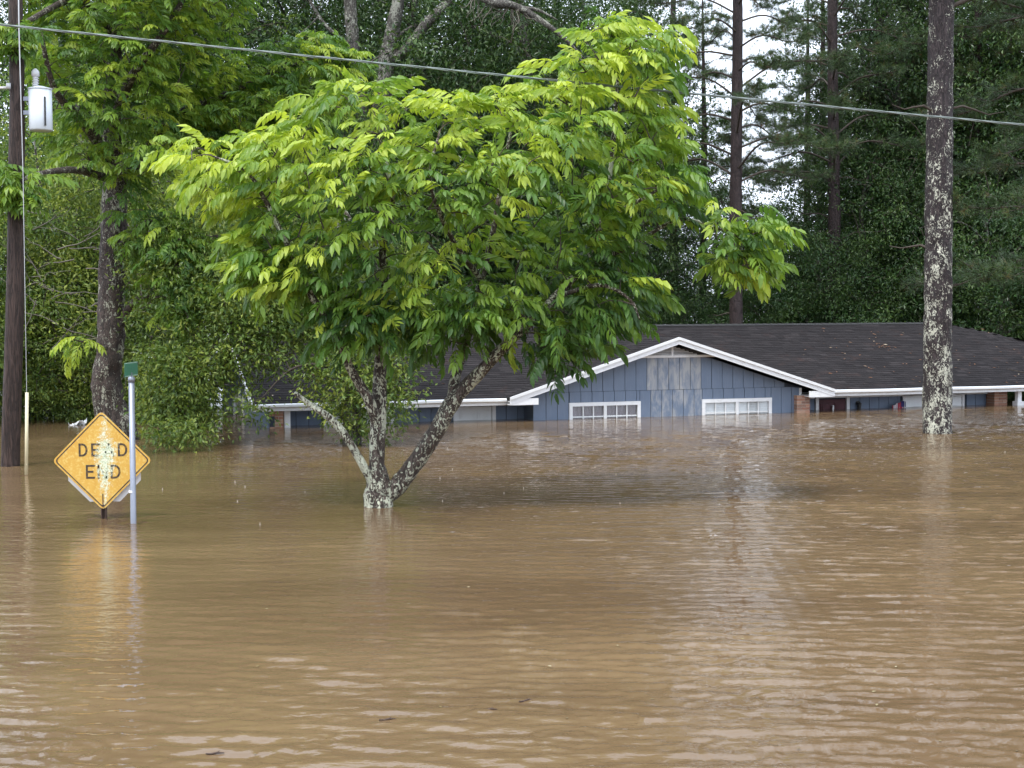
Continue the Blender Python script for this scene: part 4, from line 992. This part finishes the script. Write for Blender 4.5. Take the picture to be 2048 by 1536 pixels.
def make_broad(seed, Ht, rx, z0, ncl, per, size, spread, leafmat, bark, trunk_r, lean=.3):
    """a broadleaf tree about its own foot: returns (trunk mesh, twigs mesh, foliage mesh)"""
    rng = np.random.default_rng(seed)
    tp = [np.array([0, 0, 0.])] + [np.array([rng.normal(0, lean), rng.normal(0, lean), Ht * f]) for f in (.25, .5, .72, .9)]
    P, r = smooth_path(tp, [trunk_r * 1.25, trunk_r, trunk_r * .7, trunk_r * .4, trunk_r * .12], .25)
    V, Q, _ = limb_mesh(tp, [trunk_r * 1.25, trunk_r, trunk_r * .7, trunk_r * .4, trunk_r * .12], 10, .12, seed, .25)
    m = MB(); m.addm(V, [Q]); nodes = [P[int(len(P) * .22):]]
    lobes = rng.normal(0, 1, (14, 3)); lobes /= np.linalg.norm(lobes, axis=1)[:, None]
    for k in range(9):                                   # main limbs
        z = Ht * rng.uniform(.22, .75); a = k * 2.4 + rng.uniform(-.4, .4); i = int(np.argmin(abs(P[:, 2] - z))); L = rx * rng.uniform(.5, .85)
        q = [P[i], P[i] + [math.cos(a) * L * .4, math.sin(a) * L * .4, L * .28], P[i] + [math.cos(a) * L, math.sin(a) * L, L * rng.uniform(.2, .6)]]
        V, Q, pp = limb_mesh(q, [r[i] * .55, r[i] * .35, r[i] * .1], 7, .1, seed + k, .3); m.addm(V, [Q]); nodes.append(pp)
    U = rng.normal(0, 1, (ncl, 3)); U /= np.linalg.norm(U, axis=1)[:, None]; rad = rng.uniform(0, 1, ncl) ** .38
    lump = .80 + .24 * np.maximum(0, (U @ lobes.T) ** 5).max(1) + .10 * rng.normal(0, 1, ncl)
    K = U * (rad * lump)[:, None]; hh = (Ht - z0) / 2
    K = np.stack([K[:, 0] * rx, K[:, 1] * rx, z0 + hh + K[:, 2] * hh], 1); K = K[K[:, 2] > z0 * .5]
    tw, dirs = attach(np.concatenate(nodes), K, .06, .006, 3, .009)
    V, Fc, t = leaf_cloud(K, dirs, rng, per, size, spread, .60)
    ms = []
    for nm, mb, mt in (("trunk", m, bark), ("twigs", tw, M['twig'])):
        me = np_mesh(nm, np.concatenate(mb.V), [np.concatenate(mb.F4)], True); me.materials.append(mt); ms.append(me)
    me = np_mesh("foliage", V, [Fc], False, t); me.materials.append(leafmat); ms.append(me)
    return ms
def make_pine(seed, Ht, zlo, nbr, reach, r0, dead=0, tuft=30, bark=None, needle=.21):
    rng = np.random.default_rng(seed)
    tp = [np.array([0, 0, 0.]), np.array([rng.normal(0, .06), 0, Ht * .3]), np.array([rng.normal(0, .12), rng.normal(0, .1), Ht * .65]), np.array([rng.normal(0, .2), 0, Ht])]
    V, Q, P = limb_mesh(tp, [r0 * 1.12, r0, r0 * .75, r0 * .1], 28, .075, seed, .08); m = MB(); m.addm(V, [Q])
    rr = np.interp(P[:, 2], [0, Ht * .3, Ht * .65, Ht], [r0 * 1.12, r0, r0 * .75, r0 * .1])
    tw = MB(); pos, ax, tn = [], [], []
    for k in range(nbr + dead):
        isd = k >= nbr; z = rng.uniform(zlo * .45, zlo * 1.1) if isd else zlo + (Ht - zlo) * (k / nbr) ** 1.1 * .96; a = k * 2.4 + rng.uniform(-.5, .5)
        i = int(np.argmin(abs(P[:, 2] - z))); L = reach * (1 - .75 * max(0, (z - zlo) / (Ht - zlo)) ** 1.4) * rng.uniform(.65, 1.1)
        if isd: L *= rng.uniform(.25, .6)
        h = np.array([math.cos(a), math.sin(a), 0]); up = rng.uniform(-.12, .22)
        q = [P[i], P[i] + h * L * .35 + [0, 0, L * (.10 + up * .5)], P[i] + h * L * .75 + [0, 0, L * up], P[i] + h * L + [0, 0, L * (up + .05)]]
        bp, br = smooth_path(q, [max(.016, rr[i] * (.13 if isd else .22)), rr[i] * (.08 if isd else .14) + .006, .013, .006], .25); v_, q_ = tube(bp, br, 5); tw.addm(v_, [q_])
        if isd: continue
        n = max(8, int(L * 11))
        for j in range(n):
            f = rng.uniform(.28, 1.0) ** .8; c = bp[int(f * (len(bp) - 1))]; side = np.cross(h, [0, 0, 1]) * rng.choice([-1, 1])
            d = h * rng.uniform(.3, .9) + side * rng.uniform(.2, 1.0) * (1.1 - f * .6) + np.array([0, 0, rng.uniform(-.25, .45)]); d /= np.linalg.norm(d)
            e = c + d * rng.uniform(.25, 1.0) * (.35 + .65 * (1 - f)) * min(1.3, L * .45)
            v_, q_ = tube(np.array([c, (c + e) / 2 + [0, 0, -.03], e]), [.009, .007, .005], 3); tw.addm(v_, [q_])
            for w in (0., .2, .45):
                pos.append(e - d * w * .5 + rng.normal(0, .03, 3)); ax.append(d + [0, 0, .15]); tn.append(np.clip(rng.normal(.42, .14) + (.55 if rng.uniform() < .05 else 0), 0, 1))
    pos, ax, tn = np.array(pos), np.array(ax), np.array(tn); n = len(pos)
    idx = np.repeat(np.arange(n), tuft); D = rng.normal(0, 1, (len(idx), 3)); D /= np.linalg.norm(D, axis=1)[:, None]; D = D * .85 + ax[idx] * .75; D[:, 2] -= .10
    tri = (np.array([(0, -.02, 0), (0, .02, 0), (1, 0, -.10)]), np.array([[0, 1, 2]]))
    V, Fc, t = scatter(tri, pos[idx], frames(D, rng.normal(0, 1, D.shape)), needle * rng.uniform(.75, 1.15, len(idx)), np.clip(tn[idx] + rng.normal(0, .08, len(idx)), 0, 1))
    ms = []
    for nm, mb, mt in (("trunk", m, bark or M['far_bark']), ("branches", tw, M['twig'])):
        me = np_mesh(nm, np.concatenate(mb.V), [np.concatenate(mb.F4)], True); me.materials.append(mt); ms.append(me)
    me = np_mesh("needles", V, [Fc], False, t); me.materials.append(M['needle']); ms.append(me)
    return ms
def plant(name, meshes, px, Y, label, group=None, rz=0.0, sc_=1.0, leaf=None, cat="tree", zs=None, dz=0.0):
    x = at(px, 640, Y)[0]; root = empty(name, (x, Y, GROUND + dz), rz); tag(root, label, cat, group)
    root.scale = (sc_, sc_, zs or sc_)
    for me in meshes:
        if Y > 54 and me.name.startswith(("twigs", "branches")): continue
        o = link(me.name.split('.')[0], me, root)
        if o.name.split('.')[0] in ("twigs", "foliage", "needles", "branches"): o["kind"] = "stuff"
        if leaf is not None and o.name.split('.')[0] == "foliage":
            o.material_slots[0].link = 'OBJECT'; o.material_slots[0].material = leaf
    return root
# ---------------- the tall pine at the right
PINE_BIG = make_pine(71, 23.0, 9.6, 38, 3.6, .240, 3, 34, M['pine_bark'])
plant("pine_tree", PINE_BIG, 1876, wat(1876, 866)[1], "thick lichen-speckled pine trunk rising before the right end of the roof", None, .6)
PINE = [make_pine(72, 24.0, 8.6, 56, 4.0, .20, 8, 24), make_pine(73, 22.0, 6.8, 56, 3.8, .18, 8, 24), make_pine(74, 20.0, 5.0, 56, 4.0, .17, 6, 24)]
BROAD = [make_broad(81, 10.5, 3.9, 1.3, 330, 76, .155, .30, M['olive'], M['oak_bark'], .16), make_broad(82, 9.5, 3.6, 1.0, 340, 95, .095, .26, M['olive'], M['oak_bark'], .14), make_broad(83, 11.5, 4.2, 1.6, 360, 80, .12, .30, M['olive'], M['oak_bark'], .17)]
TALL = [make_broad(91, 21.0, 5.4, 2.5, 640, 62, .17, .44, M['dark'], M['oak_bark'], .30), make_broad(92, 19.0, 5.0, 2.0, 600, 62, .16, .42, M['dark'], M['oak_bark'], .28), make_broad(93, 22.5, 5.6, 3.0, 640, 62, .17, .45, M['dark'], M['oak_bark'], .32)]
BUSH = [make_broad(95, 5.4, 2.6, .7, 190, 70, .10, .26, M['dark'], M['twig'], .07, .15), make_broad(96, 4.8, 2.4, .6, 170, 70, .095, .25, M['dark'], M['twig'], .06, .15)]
# thicket at the left edge of the water
TH = [(-130, 29.5, 0, .70, M['green'], "leafy thicket tree beyond the left edge, left of the utility pole"), (75, 30.5, 1, .95, M['olive'], "leafy thicket tree growing between the utility pole and the crooked pecan trunk"),
      (150, 33.5, 2, 1.0, M['green'], "taller thicket tree rising behind the transformer and the crooked pecan"), (235, 31.8, 0, .86, M['olive'], "leafy thicket tree directly behind the crooked pecan trunk"),
      (350, 36.0, 1, 1.0, M['olive'], "leafy thicket tree right of the crooked pecan trunk, left of the house"), (575, 42.5, 2, 1.15, M['green'], "green tree standing close behind the left end of the roof")]
for i, (px, Y, k, s, lm, lab) in enumerate(TH): plant("thicket_tree", BROAD[k], px, Y, lab, "trees of the thicket on the left", i * 1.7, s, lm)
def bare_twigs(root, px0, px1, py0, py1, Y, n, seed):
    rng = np.random.default_rng(seed); m = MB(); inv = root.matrix_basis.inverted()
    for i in range(n):
        p = at(rng.uniform(px0, px1), rng.uniform(py0, py1), Y + rng.uniform(-.4, .4)); d = np.array([rng.choice([-1, 1]) * rng.uniform(.4, 1), rng.normal(0, .3), rng.uniform(-.3, .8)]); q = [p]
        for k in range(7): d = d + rng.normal(0, .22, 3) + [0, 0, -.06]; d /= np.linalg.norm(d); q.append(q[-1] + d * rng.uniform(.10, .22))
        q = np.array([inv @ Vector(v_) for v_ in q]); r0 = rng.uniform(.008, .018)
        V, Q = tube(q, np.linspace(r0, .004, 8), 4); m.addm(V, [Q])
        for k in (3, 5):
            e = q[k] + (q[k + 1] - q[k]) * 1.2 + rng.normal(0, .18, 3); V, Q = tube(np.array([q[k], (q[k] + e) / 2 + rng.normal(0, .02, 3), e]), [r0 * .5, .005, .003], 4); m.addm(V, [Q])
    o = m.build("bare_twigs", M['dead'], root, True); o["kind"] = "stuff"
TT = [o for o in COL.objects if o.name.startswith("thicket_tree")]
bare_twigs(TT[1], 60, 190, 420, 720, 27.6, 26, 1); bare_twigs(TT[3], 250, 380, 450, 760, 28.2, 22, 2); bare_twigs(TT[4], 330, 520, 480, 700, 32.4, 20, 3)
# wood behind the house
WOOD = [(-345, 42, 0, 1.0), (180, 43, 1, 1.0), (400, 44, 2, 1.0), (610, 47, 0, .95), (850, 45, 1, 1.0), (1060, 44, 2, .95), (1180, 49, 1, .95), (1800, 48, 1, .85), (1815, 50, 0, .95), (2000, 48, 2, .95), (2180, 47, 1, 1.0),
        (250, 56, 2, 1.1), (320, 57, 0, 1.1), (560, 58, 1, 1.15), (780, 57, 2, 1.1), (980, 58, 0, 1.1), (1110, 60, 2, 1.0), (1840, 60, 2, 1.0), (1930, 58, 1, 1.1), (2120, 58, 0, 1.1), (2330, 52, 2, 1.1), (-620, 50, 1, 1.1)]
WLAB = ["beyond the utility pole at the far left", "behind the transformer", "above the thicket, left of the yellow-green crown", "left of the grey forked oak", "right of the grey forked oak", "behind the dead lichened limb", "left of the bright sky gap",
        "right of the bright sky gap", "left of the speckled pine trunk", "right of the speckled pine trunk", "beyond the right edge"]
for i, (px, Y, k, s) in enumerate(WOOD):
    lab = "tall dark broadleaf tree " + WLAB[i] if i < len(WLAB) else "tree in the dim back rows of the wood, seen only through gaps"
    plant("woodland_tree", TALL[k], px, Y, lab, "tall trees of the wood behind the house" if i < len(WLAB) else "back rows of the wood", i * 2.1, s)
for i, px in enumerate(range(-260, 2500, 150)):
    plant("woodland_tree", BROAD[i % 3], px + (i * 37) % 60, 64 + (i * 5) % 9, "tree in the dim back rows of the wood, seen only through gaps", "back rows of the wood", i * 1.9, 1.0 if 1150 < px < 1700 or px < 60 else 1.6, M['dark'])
for i, (px, Y, k, s, lab) in enumerate([(1625, 44.8, 0, .74, "dark small-leaved tree right of the bright sky gap, over the roof"), (1745, 46.5, 2, .95, "dark small-leaved tree left of the speckled pine trunk, over the roof"), (1850, 46.8, 1, .9, "dark small-leaved tree hidden behind the speckled pine trunk"),
        (1990, 44, 0, .9, "dark small-leaved tree over the roof's right hip"), (1380, 47, 1, .72, "low dark tree under the bright sky gap"), (1500, 48, 2, .62, "lowest dark tree at the foot of the sky gap's pine"), (1265, 45, 2, 1.0, "dark small-leaved tree right behind the gable's peak"), (930, 42.5, 0, 1.25, "dark leafy tree between the grey forked oak and the pecan's top"), (690, 41.0, 2, .95, "dark leafy tree over the foot of the grey forked oak")]):
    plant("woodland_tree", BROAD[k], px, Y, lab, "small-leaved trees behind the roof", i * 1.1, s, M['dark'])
BLAB = ["dark glossy bush behind the roof, " + t for t in ("hidden by the pecan's right half", "just right of the pecan crown", "left below the sky gap", "below the sky gap's pine", "right below the sky gap", "midway along the ridge", "left of the speckled trunk", "right of the speckled trunk", "over the hip's slope", "beyond the right edge", "behind the pecan's middle", "behind the pecan's left half", "near the roof's left end")]
for i, (px, Y, k, s) in enumerate([(1130, 43, 0, .95), (1300, 44, 1, 1.05), (1390, 45, 0, .95), (1500, 45, 1, 1.0), (1590, 46, 0, 1.0), (1690, 44.5, 1, 1.1), (1790, 45.5, 0, 1.1), (1900, 46, 1, 1.1), (2010, 44.5, 0, 1.15), (2120, 45, 1, 1.2), (1010, 42, 1, 1.0), (880, 41, 0, 1.0), (740, 40, 1, 1.0)]):
    plant("understory_bush", BUSH[k], px, Y, BLAB[i], "bushes behind the roof", i * 1.3, s, None, "bush")
for i, (px, Y, k, s, lab) in enumerate([(15, 31.5, 0, .9, "olive bush at the water's edge left of the utility pole"), (110, 32, 1, .95, "olive bush at the water's edge behind the cream guy guard"), (190, 30.5, 0, .8, "olive bush behind the crooked pecan trunk's foot"), (275, 30.0, 1, .68, "olive bush overhanging the water right of the green street blade"), (330, 29.5, 0, .55, "olive bush at the water's edge left of the trailing small-leaved branches")]):
    plant("understory_bush", BUSH[k], px, Y, lab, "bushes along the left water's edge", i * 1.3, s, M['olive'], "bush")
for i, (px, Y, k, s, lab) in enumerate([(1475, 41, 0, .95, "dark-trunked pine standing alone in the bright gap of sky"), (1665, 45, 0, 1.0, "straight pine right of the bright sky gap, left of the speckled trunk"),
        (1612, 58, 0, .80, "slender pine farther back at the right edge of the sky gap"), (1945, 47, 1, 1.05, "dark pine just right of the speckled trunk, deep in the wood"), (2058, 46, 2, 1.0, "pine with scaly brown trunk on the right edge of the view"),
        (1405, 50, 2, .82, "feathery young pine filling the left of the sky gap"), (1640, 54, 1, .9, "feathery pine right of the sky gap, behind the straight pine"), (1345, 56, 0, .95, "distant pine on the left side of the bright sky gap"), (2160, 25.5, 2, .85, "pine beyond the right edge whose green needle tufts reach into view"), (1760, 50, 0, 1.0, "tall pine behind the speckled trunk's left side")]):
    plant("pine_tree", PINE[k], px, Y, lab, None, i * 2.2, s)

# ------------------------------------------------------------------ grey oak limbs and dead branches high in the middle
def grey_oak():
    rng = np.random.default_rng(77); Y0 = 41.5; b = at(735, 700, Y0); base = np.array([b[0], Y0, GROUND]); A = lambda px, py, dy=0.0: at(px, py, Y0 + dy)
    root = empty("oak_tree", base); tag(root, "grey-barked oak with bare forked limbs high behind the bright pecan", "tree")
    bk = M['oak_bark']
    limb("trunk", [base, A(742, 640), A(752, 420), A(765, 220), A(775, 110)], [.42, .37, .33, .29, .23], bk, root, base, 18, .12, 5, .15)
    for i, (p, r) in enumerate(([[(768, 150), (785, 60), (800, -20), (810, -160)], [.26, .24, .2, .14]], [[(772, 130), (810, 100), (850, 50), (905, -10), (960, -120)], [.14, .16, .17, .14, .1]], [[(750, 300), (715, 180), (705, 80), (700, -10), (695, -150)], [.2, .22, .22, .2, .15]],
             [[(705, 90), (660, 60), (630, 20), (600, -40)], [.06, .07, .06, .03]], [[(640, 30), (610, 60), (575, 85)], [.035, .025, .01]], [[(760, 120), (800, 70), (825, 52)], [.07, .055, .04]])):
        limb("limb", [A(*q) for q in p], [w * .92 for w in r], bk, root, base, 12, .16, 80 + i, .10)
    P = limb("limb", [A(900, -60, -2), A(975, 0, -3), (A(1030, 12, -3)), A(1080, 40, -3), A(1130, 78, -3), A(1170, 120, -3)], [.15, .13, .11, .085, .06, .02], bk, root, base, 12, .12, 91, .12)
    limb("limb", [A(1040, 15, -3), A(1075, 20, -3), A(1115, 40, -3)], [.06, .05, .015], bk, root, base, 8, .12, 92, .12)
    tw = MB()
    for i in range(26):
        s = P[rng.integers(int(len(P) * .25), int(len(P) * .6))] - base; q = [s]; d = np.array([rng.normal(-.25, .5), rng.normal(0, .3), -1.0])
        for k in range(5): d = d + rng.normal(0, .35, 3); d /= np.linalg.norm(d); q.append(q[-1] + d * rng.uniform(.12, .22))
        V, Q = tube(np.array(q), np.linspace(.018, .005, 6), 4); tw.addm(V, [Q])
    o = tw.build("dead_twigs", M['dead'], root); o["kind"] = "stuff"
grey_oak()

# ------------------------------------------------------------------ small things on the water
def splashes():
    rng = np.random.default_rng(5); m = MB(); b = NB("splash_water"); mt = b.done(b.principled((0.55, 0.52, 0.46), 0.15))
    pts = [(470, 965), (610, 985), (505, 895), (518, 902), (440, 885), (422, 890), (895, 897), (880, 958), (1008, 987), (1047, 978), (885, 1003), (325, 980), (490, 975), (475, 1003), (520, 1050), (1232, 950), (1240, 1008), (1190, 935), (905, 640 + 300), (1395, 930), (1700, 902), (1965, 880), (2010, 905), (1760, 895), (1650, 940), (640, 900), (560, 930), (1330, 900), (1450, 985)]
    for px, py in pts:
        c = wat(px, py); h = rng.uniform(.010, .030); w = rng.uniform(.004, .006)
        m.tube([c + [0, 0, -.02], c + [0, 0, .004], c + [0, 0, h * .55], c + [0, 0, h * .85], c + [0, 0, h]], [w * 1.4, w, w * .55, w * .9, w * .3], 6)
    o = m.build("raindrop_splashes", mt, None, True); tag(o, "tiny splashes thrown up by raindrops on the brown water", "splash", None, "stuff")
splashes()
def debris():
    rng = np.random.default_rng(9); mt = mat_plain("white_plastic_sheet", (0.72, 0.74, 0.76), 0.4, .1)
    c = at(155, 824, 28.5); n = 14; u, v = np.meshgrid(np.linspace(-1, 1, n), np.linspace(-1, 1, n)); P = np.stack([u.ravel(), v.ravel(), np.zeros(n * n)], 1)
    z = .12 * vnoise(P, 2.1, 3) + .07 * vnoise(P, 5, 4); V = np.stack([u.ravel() * .2 + .03 * vnoise(P, 3, 8), v.ravel() * .16, np.maximum(-.05, z + .10 + u.ravel() * .07)], 1)
    i = np.arange(n - 1)[:, None] * n; j = np.arange(n - 1)[None]
    o = link("plastic_debris", np_mesh("plastic_debris", V, [np.stack([i + j, i + j + 1, i + n + j + 1, i + n + j], -1).reshape(-1, 4)], False), None, mt); o.location = (c[0], 28.5, -.02); o.scale = (.8, .8, .55)
    tag(o, "crumpled white plastic caught at the foot of the left thicket", "debris")
    for k, (px, py, a, lab) in enumerate(((1052, 1402, .5, "small dark twig floating in the foreground, right of centre"), (430, 1508, 0.1, "dark twig floating near the bottom edge at the left"), (978, 1420, .0, "thin straight twig floating just left of the centre foreground"), (775, 1440, .2, "tiny dark bark scrap floating below the bright pecan"))):
        c = wat(px, py); L = .045
        q = [np.array([math.cos(a) * t * L, math.sin(a) * t * L, .004 * math.sin(t * 3) + .004]) for t in (-1, -.4, .2, 1)]
        m = MB(); m.tube(q, [.003, .006, .005, .002], 5); m.tube([q[2], q[2] + [.012, .016, .006]], [.003, .001], 4)
        o = m.build("floating_twig", M['rust']); o.location = c; tag(o, lab, "twig", "twigs floating on the flood")
debris()

# ------------------------------------------------------------------ litter on the roof and on the flood
def litter():
    rng = np.random.default_rng(15); n = 150
    def slope_pt(sx, f): return np.array([sx, E0 + f * (RV - E0), EAVE + f * (zr - EAVE) + .016 + HZ])
    sx = rng.uniform(13.2, 20.0, n); f = np.clip(rng.beta(1.1, 1.6, n), .02, .95)
    sx[:28] = rng.normal(16.05, .16, 28); f[:28] = rng.normal(.60, .03, 28)                # a drift of brown pine straw
    sx[28:60] = rng.uniform(-.2, 4.8, 32); f[28:60] = rng.uniform(.0, .9, 32)
    P = np.array([slope_pt(a, q) for a, q in zip(sx, f)]); D = rng.normal(0, 1, (n, 3)); D[:, 2] = D[:, 1] * .32
    V, Fc, t = scatter(kite(.4, .05, .02), P, frames(D, np.tile([0, -.3, 1.0], (n, 1)) + rng.normal(0, .15, (n, 3))), rng.uniform(.05, .12, n), np.clip(rng.normal(.5, .25, n), 0, 1))
    b = NB("fallen_leaf"); a = b.n("Attribute"); a.attribute_name = "tint"
    m = b.done(b.principled(b.ramp(a.outputs["Fac"], [(0.0, (0.07, 0.035, 0.02)), (0.6, (0.17, 0.075, 0.035)), (1.0, (0.34, 0.30, 0.22))]), 0.8))
    o = link("fallen_leaves", np_mesh("fallen_leaves", V, [Fc], False, t), roof, m); o["kind"] = "stuff"
    # scraps of leaf and foam drifting on the flood
    n = 90; px = rng.uniform(10, 2040, n); py = 880 + 640 * rng.uniform(0, 1, n) ** 1.1; P = np.array([wat(x, y, .006) for x, y in zip(px, py)])
    D = rng.normal(0, 1, (n, 3)) * [1, 1, .05]
    V, Fc, t = scatter(kite(.5, .04, .0), P, frames(D, np.tile([0, 0, 1.0], (n, 1)) + rng.normal(0, .12, (n, 3))), rng.uniform(.012, .034, n), np.clip(rng.normal(.4, .2, n), 0, .7))
    b = NB("drift_scrap"); a = b.n("Attribute"); a.attribute_name = "tint"
    m = b.done(b.principled(b.ramp(a.outputs["Fac"], [(0.0, (0.05, 0.03, 0.02)), (0.45, (0.20, 0.16, 0.06)), (0.75, (0.45, 0.42, 0.28)), (1.0, (0.7, 0.68, 0.6))]), 0.7))
    o = link("floating_scraps", np_mesh("floating_scraps", V, [Fc], False, t), None, m); tag(o, "tiny scraps of leaf and foam scattered over the flood water", "scraps", None, "stuff")
litter()
